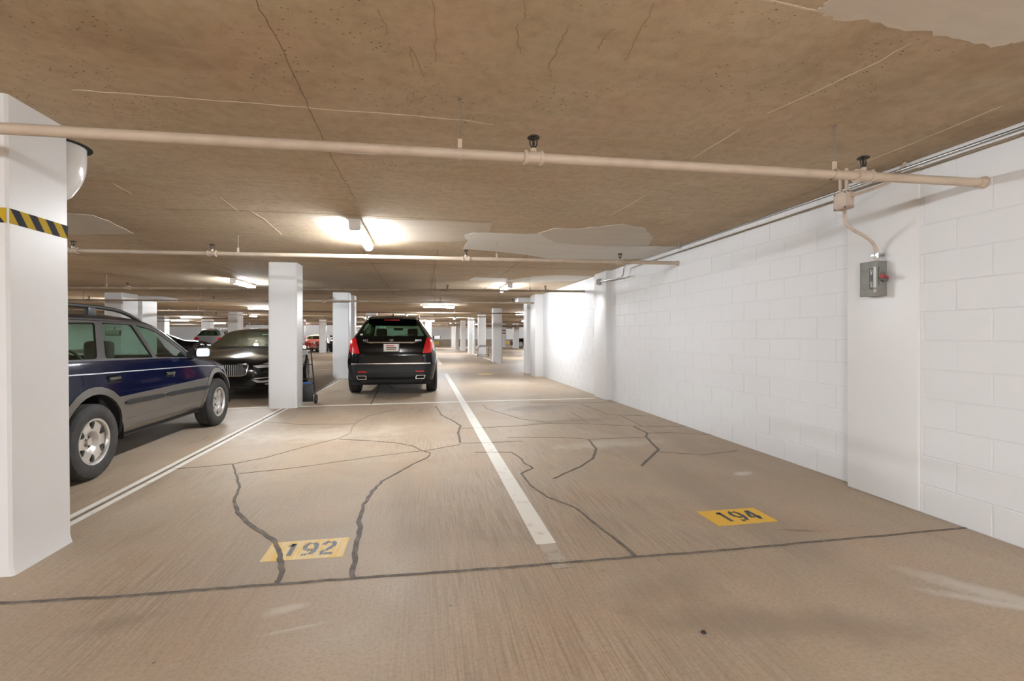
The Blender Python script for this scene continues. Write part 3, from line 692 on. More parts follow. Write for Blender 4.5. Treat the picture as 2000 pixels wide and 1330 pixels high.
bbox_obj('door_panel', (-.0925, -.089, -.012, .064, -.082, .082), speckled('switch_panel', (.18, .18, .165, 1), (.22, .22, .20, 1), 8), c, .002)
bbox_obj('label_strip', (-.0935, -.089, -.040, -.016, -.082, .082), M_BLKP, c)
bbox_obj('bright_plate', (-.0925, -.089, -.066, -.044, -.070, .086), M_GREYL, c)
Rm = Matrix.Rotation(-math.pi / 2, 4, 'Z') @ Matrix.Rotation(math.pi / 2, 4, 'X')   # upright, facing -X
for s, z in (('ON', .05), ('OFF', -.045)):
    text_mesh('lettering', s, .026, M_WHT, c, Matrix.Translation((-.0945, -.028, z)) @ Rm @ Matrix.Rotation(-math.pi / 2, 4, 'Z'))
bbox_obj('warning_sticker', (-.0925, -.089, -.066, -.046, -.105, -.085), mat('pink_sticker', (.6, .40, .36), .5), c)
bm = bmesh.new(); box(bm, -.078, -.02, -.080, -.0715, -.05, .085, .003); lathe(bm, [(.022, 0), (.022, .02), (.010, .022), (.010, .035)], (-.045, -.0715, .03), (0, -1, 0), 14, True)
finish('handle_base', bm, M_GREY, t, 35)
bm = bmesh.new(); tube(bm, [(-.03, -.10, .0), (-.07, -.115, .005), (-.105, -.12, .01)], [.010, .011, .015], 10); finish('red_handle', bm, M_RED, t, 40)
bm = bmesh.new(); lathe(bm, [(.022, 0), (.026, .012), (.026, .034), (.018, .038)], (-.05, -.0715, -.005), (0, -1, 0), 14, True); tube(bm, [(-.06, -.11, .035), (-.085, -.11, .04), (-.088, -.11, .02)], .004, 6)
finish('lock_hub', bm, M_RIMD, t, 35)

# ================================================================== LIGHT FIXTURES
def fixture(x, y, axis, label, L=1.30, group=None, m=None):
    t = empty('light_fixture', (x, y, H), 0 if axis == 'y' else -math.pi / 2, label, 'ceiling light', group)
    h = L / 2
    bbox_obj('housing', (-.062, .062, -h, h, -.055, .003), M_FIX, t, .006)
    bm = bmesh.new(); prof = [(.056 * math.cos(a), -.055 - .062 * math.sin(a)) for a in [math.pi * k / 10 for k in range(11)]]
    def ext_prof(y0, y1):
        A = [bm.verts.new((px_, y0, pz)) for px_, pz in prof]; B = [bm.verts.new((px_, y1, pz)) for px_, pz in prof]
        for k in range(10): bm.faces.new((A[k], A[k + 1], B[k + 1], B[k]))
        bm.faces.new(A[::-1]); bm.faces.new(B)
    ext_prof(-h + .05, h - .03); finish('lens', bm, m or M_LENS, t, 40)
    bbox_obj('end_cap', (-.064, .064, -h - .005, -h + .05, -.122, .0), M_FIX, t, .02)
    bbox_obj('end_cap', (-.060, .060, h - .03, h + .004, -.06, .0), M_FIX, t, .01)
    return t
fixture(-.735, 6.0, 'y', 'nearest lit fluorescent fixture, just before the second sprinkler pipe', 1.36, m=M_LENSDIM)
fixture(-4.12, 11.95, 'y', 'lit fluorescent fixture above the black sedan, left of the hand truck column')
fixture(2.03, 11.8, 'y', 'lit fluorescent fixture beside the third pipe, near the block wall', m=M_LENSDIM)
fixture(.60, 19.75, 'x', 'lit crosswise fluorescent fixture above the right of the crossover roof')
fixture(-6.9, 22.4, 'x', 'lit crosswise fluorescent fixture half behind the hand truck column')
fixture(-1.05, 29.0, 'y', 'small lit fixture seen end-on over the middle of the crossover roof')
fixture(2.1, 33.0, 'y', 'small round-looking lit fixture far off right of the crossover')
fixture(-3.9, 33.4, 'y', 'lit fixture far off just right of the column beside the crossover')
fixture(5.6, 25.6, 'x', 'lit fixture beyond the block wall end, right of the nearest far column')
fixture(-19.4, 42.5, 'x', 'wide lit fixture in front of the left back wall')
fixture(-10.3, 18.8, 'y', 'lit fixture behind the wide column above the wagon')
fixture(-10.2, 31.0, 'y', 'lit fixture right of the column behind the black sedan')
fixture(-19.5, 50.0, 'x', 'farthest lit fixture above the silver crossover')
fixture(2.6, 46.6, 'y', 'far lit fixture over the slim columns of the right row')
fixture(-7.2, 45.5, 'y', 'far lit fixture above the coral vintage car')
fixture(8.5, 38.0, 'x', 'far lit fixture by the lone distant column')
G = 'ceiling lights behind the camera'
for x, y, ax in ((-.7, -2.7, 'y'), (2.2, -3.6, 'y'), (2.1, -9.2, 'y'), (-4.6, -8.8, 'y'), (-8.3, -1.2, 'y'), (-8.2, 6.0, 'y'), (-14.5, 3.0, 'y'), (-.5, -15.5, 'x'), (-12, -9, 'y')):
    fixture(x, y, ax, 'ceiling light outside the frame, unseen, brightened as near fill', group=G, m=M_LENSFILL)  # unseen lights; extra ones and raised strength fill the near end

G = 'distant ceiling lights'
for x, y, ax in ((-26, 28, 'x'), (-20, 22, 'x'), (-24, 36, 'y'), (-15.5, 35.5, 'x'), (-9.5, 38.5, 'y'), (-27, 50, 'x'), (-13, 53, 'x'), (-3, 52.5, 'x'), (.2, 38.6, 'x'), (5.6, 52, 'x'), (9.2, 30, 'x'), (13, 41.5, 'x'), (12, 53.5, 'x'), (-.2, 47, 'y'), (-6.0, 51, 'x')):
    fixture(x, y, ax, 'small lit ceiling light far off at the back of the garage', group=G)

# ================================================================== HAND TRUCK and CART
t = empty('hand_truck', (-2.10, 9.26, 0), 0, 'folded black hand truck with blue strap behind the column next to the sedan', 'hand truck')
for x in (-.17, .10):
    tube_obj('rail', [(x + .02, .02, .12), (x - .03, .06, .6), (x - .07, .08, 1.0)], .012, M_BLK, t, 8)
for z, w in ((.28, 0), (.45, -.015), (.72, -.04), (1.0, -.07)):
    tube_obj('crossbar', [(-.17 + w, .04, z), (.10 + w, .04, z)], .010, M_BLK, t, 8)
for x in (-.20, .135):
    w = empty('wheel', (x, 0, .085)); w.parent = t
    bm = bmesh.new(); lathe(bm, [(.045, -.016), (.075, -.02), (.085, -.012), (.085, .012), (.075, .02), (.045, .016)], (0, 0, 0), (1, 0, 0), 20); finish('tyre', bm, M_TIRE, w, 40)
    bm = bmesh.new(); lathe(bm, [(.0, -.012), (.046, -.012), (.046, .012), (0, .012)], (0, 0, 0), (1, 0, 0), 16); finish('hub', bm, M_RIMD, w, 40)
bbox_obj('toe_plate', (-.17, .10, -.05, -.035, .04, .34), M_BLK, t, .004)
bbox_obj('blue_strap', (-.15, .07, -.01, .015, .36, .40), mat('blue_strap', (.03, .09, .28), .5), t, .004)
t = empty('tubular_cart', (colH.location.x, colH.location.y - .32, 0), 0, 'grey tubular cart around the foot of a far white column', 'cart')
mc = mat('cart_grey', (.18, .19, .20), .4, .5)
tube_obj('handlebar', [(-.22, 0, .55), (-.16, 0, .66), (.30, 0, .66), (.36, 0, .50)], .022, mc, t, 8)
for x in (-.28, .36):
    tube_obj('upright', [(x, 0, .06), (x + .03, 0, .58)], .018, mc, t, 8)
    bm = bmesh.new(); lathe(bm, [(.02, -.02), (.055, -.02), (.055, .02), (.02, .02)], (x, -.02, .056), (1, 0, 0), 12, True); finish('wheel', bm, M_BLK, t, 40)
tube_obj('lower_bar', [(-.28, 0, .10), (.36, 0, .10)], .015, mc, t, 8)
# yellow number plates on the tan band of the back wall
for px, lab in ((853, 'yellow number plate on the far wall near the crossover mirror'), (991, 'yellow number plate on the far wall left of the lone distant column')):
    Y = FY1 - .06; u = (px - CXP) / FPX; k = Y / (CS - u * SN); X = k * (SN + u * CS)
    tt = empty('number_plate', (X, Y, .33), 0, lab, 'sign')
    bbox_obj('plate', (-.26, .26, -.02, .0, -.15, .17), M_YEL, tt, .004)
    bbox_obj('numerals', (-.15, .15, -.028, -.018, -.05, .06), M_TAN, tt)
# pebble on the floor
p = fl(1374, 1237)
bm = bmesh.new(); bmesh.ops.create_icosphere(bm, subdivisions=2, radius=.011)
for v in bm.verts: v.co *= random.uniform(.8, 1.15); v.co.z *= .6
o = finish('pebble', bm, M_BLK, None, 60); o.location = (p.x, p.y, .006); tag(o, 'tiny dark pebble lying on the bare floor at the bottom right', 'pebble')

# ================================================================== CARS
def pchip(xs, ys):
    xs = np.array(xs, float); ys = np.array(ys, float); h = np.diff(xs); d = np.diff(ys) / h
    m = np.zeros(len(xs)); m[0] = d[0]; m[-1] = d[-1]
    for i in range(1, len(xs) - 1):
        if d[i - 1] * d[i] > 0:
            w1 = 2 * h[i] + h[i - 1]; w2 = h[i] + 2 * h[i - 1]; m[i] = (w1 + w2) / (w1 / d[i - 1] + w2 / d[i])
    def f(x):
        x = min(max(x, xs[0]), xs[-1]); i = min(max(int(np.searchsorted(xs, x) - 1), 0), len(h) - 1)
        t = (x - xs[i]) / h[i]; return float((2 * t**3 - 3 * t**2 + 1) * ys[i] + (t**3 - 2 * t**2 + t) * h[i] * m[i] + (-2 * t**3 + 3 * t**2) * ys[i + 1] + (t**3 - t**2) * h[i] * m[i + 1])
    return f
def car_body(spec, n_st=90, rad=(.10, .22, .05, .09)):
    """loft: spec has curves over the length: zb wb zm wm zs ws zr wr zt"""
    C = {k: pchip(*zip(*v)) for k, v in spec.items() if k not in ('y0', 'y1')}
    y0, y1 = spec['y0'], spec['y1']; L = y1 - y0
    ys = sorted(set([round(y0 + L * (.5 - .5 * math.cos(math.pi * (k / n_st)) ** 1) if False else y0 + L * k / n_st, 4) for k in range(n_st + 1)] +
                    [y0 + .012, y0 + .025, y0 + .06, y1 - .012, y1 - .025, y1 - .06]))
    bm = bmesh.new(); rings = []
    for y in ys:
        v = {k: f(y) for k, f in C.items()}
        P = [Vector((0, v['zb'])), Vector((v['wb'], v['zb'])), Vector((v['wm'], v['zm'])), Vector((v['ws'], v['zs'])), Vector((v['wr'], v['zr'])), Vector((0, v['zt']))]
        S = [P[0]]
        for i in range(1, 5):
            a, b, c = P[i - 1], P[i], P[i + 1]
            ra = min(rad[i - 1], (b - a).length * .48); rc = min(rad[i - 1], (c - b).length * .48)
            p = b + (a - b).normalized() * ra if (a - b).length > 1e-6 else b.copy(); q = b + (c - b).normalized() * rc if (c - b).length > 1e-6 else b.copy()
            s0 = S[-1]
            for k in (1, 2): S.append(s0.lerp(p, k / 3))
            for k in range(5):
                t = k / 4; S.append(p * (1 - t) ** 2 + b * 2 * t * (1 - t) + q * t * t)
        s0 = S[-1]; crown = P[5]
        for k in range(1, 6):
            t = k / 5; z = s0.y + (crown.y - s0.y) * (1 - (1 - t) ** 2); S.append(Vector((s0.x * (1 - t), z)))
        ring = [bm.verts.new((s.x, y, s.y)) for s in S]
        ring += [bm.verts.new((-s.x, y, s.y)) for s in S[-2:0:-1]]
        rings.append(ring)
    n = len(rings[0])
    for A, B in zip(rings, rings[1:]):
        for k in range(n): bm.faces.new((A[k], A[(k + 1) % n], B[(k + 1) % n], B[k]))
    for R in (rings[0][::-1], rings[-1]):
        # cap as strips so that patches can be cut from it
        h = (n + 2) // 2
        r = R if R is rings[-1] else R[::-1]
        fs = []
        for k in range(h - 1):
            a, b = r[k], r[k + 1]; c, d = r[(n - k - 1) % n], r[(n - k) % n]
            q = []
            for v in (a, b, c, d):
                if v not in q: q.append(v)
            if len(q) > 2:
                try: fs.append(bm.faces.new(q))
                except ValueError: pass
    bmesh.ops.recalc_face_normals(bm, faces=bm.faces[:])
    return bm
def inside(p, poly):
    x, y = p; c = False; n = len(poly)
    for i in range(n):
        x1, y1 = poly[i]; x2, y2 = poly[(i + 1) % n]
        if (y1 > y) != (y2 > y) and x < (x2 - x1) * (y - y1) / (y2 - y1) + x1: c = not c
    return c
def carve(bm, poly, axis, lo, hi, take=True, nmin=None):
    """cut the outline poly out of bm. axis 'x': poly in (y,z), lo<x<hi; axis 'y': poly in (x,z), lo<y<hi; 'z': (x,y)"""
    ia = {'x': 0, 'y': 1, 'z': 2}[axis]; i1, i2 = [(1, 2), (0, 2), (0, 1)][ia]
    px0, px1 = min(p[0] for p in poly) - .01, max(p[0] for p in poly) + .01; py0, py1 = min(p[1] for p in poly) - .01, max(p[1] for p in poly) + .01
    def region():
        out = []
        for f in bm.faces:
            c = f.calc_center_median()
            if not (lo < c[ia] < hi): continue
            if nmin and f.normal[ia] * nmin < .05: continue
            a = [v.co[i1] for v in f.verts]; b = [v.co[i2] for v in f.verts]
            if max(a) < px0 or min(a) > px1 or max(b) < py0 or min(b) > py1: continue
            out.append(f)
        return out
    n = len(poly)
    for k in range(n):
        p, q = poly[k], poly[(k + 1) % n]
        fs = region()
        if not fs: break
        co = [0, 0, 0]; co[i1], co[i2] = p; no = [0, 0, 0]; no[i1], no[i2] = -(q[1] - p[1]), q[0] - p[0]
        # only faces close to the segment
        sx0, sx1, sy0, sy1 = min(p[0], q[0]), max(p[0], q[0]), min(p[1], q[1]), max(p[1], q[1])
        fs = [f for f in fs if not (max(v.co[i1] for v in f.verts) < sx0 - 1e-4 or min(v.co[i1] for v in f.verts) > sx1 + 1e-4 or max(v.co[i2] for v in f.verts) < sy0 - 1e-4 or min(v.co[i2] for v in f.verts) > sy1 + 1e-4)]
        if not fs: continue
        geom = list(fs) + list({e for f in fs for e in f.edges}) + list({v for f in fs for v in f.verts})
        bmesh.ops.bisect_plane(bm, geom=geom, dist=1e-5, plane_co=co, plane_no=no)
    sel = [f for f in region() if inside((f.calc_center_median()[i1], f.calc_center_median()[i2]), poly)]
    if not take: return sel
    return extract(bm, sel)
def extract(bm, sel):
    nb = bmesh.new(); mp = {}
    for f in sel:
        vs = []
        for v in f.verts:
            if v not in mp: mp[v] = nb.verts.new(v.co)
            vs.append(mp[v])
        try: nf = nb.faces.new(vs); nf.material_index = f.material_index; nf.smooth = True
        except ValueError: pass
    bmesh.ops.delete(bm, geom=sel, context='FACES')
    return nb
def shell(name, bm, mats, parent, off=0, thick=.006, smooth=32):
    """offset patch along normals, give it thickness inwards"""
    bmesh.ops.remove_doubles(bm, verts=bm.verts[:], dist=1e-5)
    bm.normal_update()
    if off:
        nn = [(v, v.normal.copy()) for v in bm.verts]
        for v, q in nn: v.co += q * off
    if thick:
        bm.normal_update(); nn = [(v, v.normal.copy()) for v in bm.verts]
        bmesh.ops.extrude_face_region(bm, geom=bm.faces[:])
        for v, q in nn:
            if v.is_valid: v.co -= q * thick
    me = bpy.data.meshes.new(name); bm.to_mesh(me); bm.free()
    for mm in (mats if isinstance(mats, (list, tuple)) else [mats]): me.materials.append(mm)
    me.shade_smooth(); me.set_sharp_from_angle(angle=math.radians(smooth))
    o = bpy.data.objects.new(name, me); COL.objects.link(o); o.parent = parent
    return o
def mirror_poly(p): return [(-x, z) for x, z in p]
def circ(cx, cy, r, n=28, a0=0): return [(cx + r * math.cos(a0 + 2 * math.pi * k / n), cy + r * math.sin(a0 + 2 * math.pi * k / n)) for k in range(n)]
def rpoly(P, r=.03, n=3):
    out = []; N = len(P)
    for i in range(N):
        a, b, c = Vector(P[i - 1]), Vector(P[i]), Vector(P[(i + 1) % N])
        p = b + (a - b).normalized() * min(r, (a - b).length * .45); q = b + (c - b).normalized() * min(r, (c - b).length * .45)
        for k in range(n + 1):
            t = k / n; v = p * (1 - t) ** 2 + b * 2 * t * (1 - t) + q * t * t; out.append((v.x, v.y))
    return out
def surf(bvh, y, z, side=1):
    h = bvh.ray_cast(Vector((side * 3, y, z)), Vector((-side, 0, 0)))
    return h[0].x if h[0] else side * .8
def surf_end(bvh, x, z, end=-1):
    h = bvh.ray_cast(Vector((x, end * 9, z)), Vector((0, -end, 0)))
    return h[0].y if h[0] else 0
def side_strip(name, bvh, pts, w, th, m, parent, side=1, sub=6):
    P = []
    for a, b in zip(pts, pts[1:]):
        for k in range(sub): P.append((a[0] + (b[0] - a[0]) * k / sub, a[1] + (b[1] - a[1]) * k / sub))
    P.append(pts[-1]); bm = bmesh.new(); prev = None
    for i, (y, z) in enumerate(P):
        ww = w * (.35 if i in (0, len(P) - 1) else 1)
        r = []
        for zz, o in ((z - ww / 2, -.004), (z - ww / 2 * .8, th), (z + ww / 2 * .8, th), (z + ww / 2, -.004)):
            r.append(bm.verts.new((surf(bvh, y, zz, side) + side * o, y, zz)))
        if prev:
            for k in range(3): bm.faces.new((prev[k], prev[k + 1], r[k + 1], r[k]))
        else: bm.faces.new(r)
        prev = r
    bm.faces.new(prev[::-1]); return finish(name, bm, m, parent, 50)
class Skin:
    """the uncut outer skin of a car: ray casts plus copies of its two ends"""
    def __init__(self, bm, band=.85):
        cp = bm.copy(); self.bvh = BVHTree.FromBMesh(cp)
        ys = [v.co.y for v in cp.verts]; a, b = min(ys), max(ys); cp.free(); self.ends = {}
        for e, ok in ((-1, lambda y: y < a + band), (1, lambda y: y > b - band)):
            q = bm.copy(); bmesh.ops.delete(q, geom=[f for f in q.faces if not ok(f.calc_center_median().y)], context='FACES'); self.ends[e] = q
    def ray_cast(self, *a): return self.bvh.ray_cast(*a)
def end_patch(name, skin, poly, m, parent, end=-1, th=.006, sub=1, under=.01):
    """patch cut from the rear (end=-1) or front (end=1) skin, lifted by th; poly in (x,z)"""
    q = skin.ends[end].copy(); fr = carve(q, poly, 'y', -9, 9); q.free()
    for f in fr.faces: f.material_index = 0
    return shell(name, fr, [m], parent, th, th + under, 40)
_wc = {}
def wheel(parent, x, y, r, w, rim_r, side, style='six', m=M_RIM):
    """wheel with tyre, rim; side=+1 outer face towards +x"""
    W = empty('wheel', (x, y, r)); W.parent = parent
    if side < 0: W.rotation_euler = (0, 0, math.pi)
    key = (r, w, rim_r, style)
    if key not in _wc:
        bm = bmesh.new(); h = w / 2
        prof = [(rim_r, -h * .82), (rim_r + .02, -h * .95), (r - .055, -h * 1.02), (r - .02, -h * .94), (r - .006, -h * .80)]
        for k, u in enumerate(np.linspace(-.62, .62, 5)):
            prof += [(r, h * (u - .10)), (r, h * (u + .10))] if k in (0, 4) else [(r - .008, h * (u - .125)), (r, h * (u - .115)), (r, h * (u + .115)), (r - .008, h * (u + .125))]
        prof += [(r - .006, h * .80), (r - .02, h * .94), (r - .055, h * 1.02), (rim_r + .02, h * .95), (rim_r + .006, h * .86), (rim_r, h * .80)]
        nseg = 88
        lathe(bm, prof, (0, 0, 0), (1, 0, 0), nseg)
        # shoulder sipes
        bm.verts.ensure_lookup_table()
        for v in bm.verts:
            rr = math.hypot(v.co.y, v.co.z)
            if rr > r - .022 and abs(v.co.x) > h * .7:
                k = int(round((math.atan2(v.co.z, v.co.y) / (2 * math.pi) % 1) * nseg))
                if k % 2: v.co.y *= .988; v.co.z *= .988
        bmesh.ops.recalc_face_normals(bm, faces=bm.faces[:])
        tm = bpy.data.meshes.new('tyre'); bm.to_mesh(tm); bm.free(); tm.materials.append(M_TIRE); tm.shade_smooth(); tm.set_sharp_from_angle(angle=math.radians(30))
        # rim: barrel + face
        bm = bmesh.new()
        lathe(bm, [(rim_r - .004, -h * .8), (rim_r - .02, -h * .7), (rim_r - .022, h * .45), (rim_r - .012, h * .70), (rim_r - .004, h * .80), (rim_r + .006, h * .86), (rim_r + .004, h * .90), (rim_r - .012, h * .86), (rim_r - .018, h * .74)], (0, 0, 0), (1, 0, 0), 48)
        R = rim_r - .016; x0 = h * .62; prof = [(.0, x0 - .012), (.030, x0 - .010), (.034, x0 - .028), (.055, x0 - .030), (.075, x0 - .012), (.095, x0 + .004), (.12, x0 + .008), (.15, x0 + .006), (R, x0 + .006)]
        fm = bmesh.new(); n = 72 if style == 'six' else 60; rings = []
        rr = [p[0] for p in prof]; hh = [p[1] for p in prof]; rad = sorted(set(list(np.linspace(.0, R, 14)) + rr))
        for q in rad: rings.append([fm.verts.new((float(np.interp(q, rr, hh)), q * math.cos(t), q * math.sin(t))) for t in [2 * math.pi * k / n for k in range(n)]])
        for A, B in zip(rings, rings[1:]):
            for k in range(n): fm.faces.new((A[k], A[(k + 1) % n], B[(k + 1) % n], B[k]))
        bmesh.ops.remove_doubles(fm, verts=fm.verts[:], dist=1e-5)
        ns = {'six': 6, 'ten': 10, 'five': 5}[style]
        for k in range(ns):
            a = 2 * math.pi * (k + .5) / ns; ca, sa = math.cos(a), math.sin(a); pol = []
            c0, la, lb = {'six': (rim_r * .735, .036, .031), 'ten': (rim_r * .66, .075, .022), 'five': (rim_r * .63, .075, .05)}[style]
            for j in range(12):
                t = 2 * math.pi * j / 12; u = c0 + la * math.cos(t); v = lb * math.sin(t) * (1 + .5 * math.cos(t)); pol.append((u * ca - v * sa, u * sa + v * ca))
            carve(fm, pol, 'x', -1, 1).free()
        geom = bmesh.ops.extrude_face_region(fm, geom=fm.faces[:]); nv = {g for g in geom['geom'] if isinstance(g, bmesh.types.BMVert)}
        for v in fm.verts:
            if v not in nv: v.co.x -= .022
        me = bpy.data.meshes.new('tmp'); fm.to_mesh(me); fm.free(); bm.from_mesh(me); bpy.data.meshes.remove(me)
        bmesh.ops.recalc_face_normals(bm, faces=bm.faces[:])
        rm = bpy.data.meshes.new('rim'); bm.to_mesh(rm); bm.free(); rm.materials.append(m); rm.shade_smooth(); rm.set_sharp_from_angle(angle=math.radians(30))
        bm = bmesh.new(); lathe(bm, [(.0, -.02), (rim_r - .05, -.02), (rim_r - .05, .0), (0, .0)], (h * .15, 0, 0), (1, 0, 0), 32)
        for k in range(5):
            a = 2 * math.pi * k / 5; lathe(bm, [(.011, 0), (.011, .014), (.0, .016)], (x0 - .032, .043 * math.cos(a), .043 * math.sin(a)), (1, 0, 0), 8)
        bm2 = bmesh.new(); dm = bpy.data.meshes.new('brake_disc'); bm.to_mesh(dm); bm.free(); bm2.free(); dm.materials.append(M_RIMD)
        _wc[key] = (tm, rm, dm)
    for nm, me in zip(('tyre', 'rim', 'brake_disc'), _wc[key]):
        o = bpy.data.objects.new(nm, me); COL.objects.link(o); o.parent = W
    return W
def liner(name, y, r, x0, x1, zc, parent, m=M_BLKM):
    """dark wheel housing, an arch between x0 and x1"""
    bm = bmesh.new(); prev = None
    for k in range(15):
        a = -.15 + (math.pi + .3) * k / 14
        v = [bm.verts.new((x0, y + r * math.cos(a), zc + r * math.sin(a))), bm.verts.new((x1, y + r * math.cos(a), zc + r * math.sin(a)))]
        if prev: bm.faces.new((prev[0], prev[1], v[1], v[0]))
        prev = v
    c = [bm.verts.new((x0, y + r * math.cos(a), zc + r * math.sin(a))) for a in [-.15 + (math.pi + .3) * k / 14 for k in range(15)]]
    bm.faces.new(c); return finish(name, bm, m, parent, 50)
def seat(parent, x, y, rear=False, w=.46, head=.80, zt=1.18):
    s = empty('seat', (x, y, .0)); s.parent = parent
    bbox_obj('cushion', (-w / 2, w / 2, -.05, .48, .42, .56), M_SEAT, s, .05, seg=3)
    bm = bmesh.new(); box(bm, -w / 2, w / 2, -.10, .05, .50, zt - .22, .05, 3)
    for v in bm.verts: v.co.y -= (v.co.z - .5) * .28
    finish('backrest', bm, M_SEAT, s, 40)
    if head:
        bm = bmesh.new(); box(bm, -.13, .13, -.24, -.14, zt - .20, zt, .045, 3); tube(bm, [(.05, -.17, zt - .3), (.05, -.19, zt - .15)], .006, 6); tube(bm, [(-.05, -.17, zt - .3), (-.05, -.19, zt - .15)], .006, 6)
        finish('headrest', bm, M_SEAT, s, 40)
    return s
def steering(parent, x, y, z, m=M_BLK):
    bm = bmesh.new(); pts = [Vector((x + .185 * math.cos(a), y - .06 * math.sin(a), z + .175 * math.sin(a))) for a in [2 * math.pi * k / 24 for k in range(25)]]
    tube(bm, pts, .015, 8, False); tube(bm, [(x, y, z), (x, y + .15, z - .06)], .04, 10)
    for a in (0, math.pi, 1.5 * math.pi): tube(bm, [(x, y, z), (x + .18 * math.cos(a), y - .06 * math.sin(a), z + .17 * math.sin(a))], .012, 6)
    return finish('steering_wheel', bm, m, parent, 50)
def prism_x(bm, poly, x0, x1):
    A = [bm.verts.new((x0, y, z)) for y, z in poly]; B = [bm.verts.new((x1, y, z)) for y, z in poly]
    bm.faces.new(A); bm.faces.new(B[::-1])
    for k in range(len(poly)): bm.faces.new((A[k], A[(k + 1) % len(poly)], B[(k + 1) % len(poly)], B[k]))
    return bm

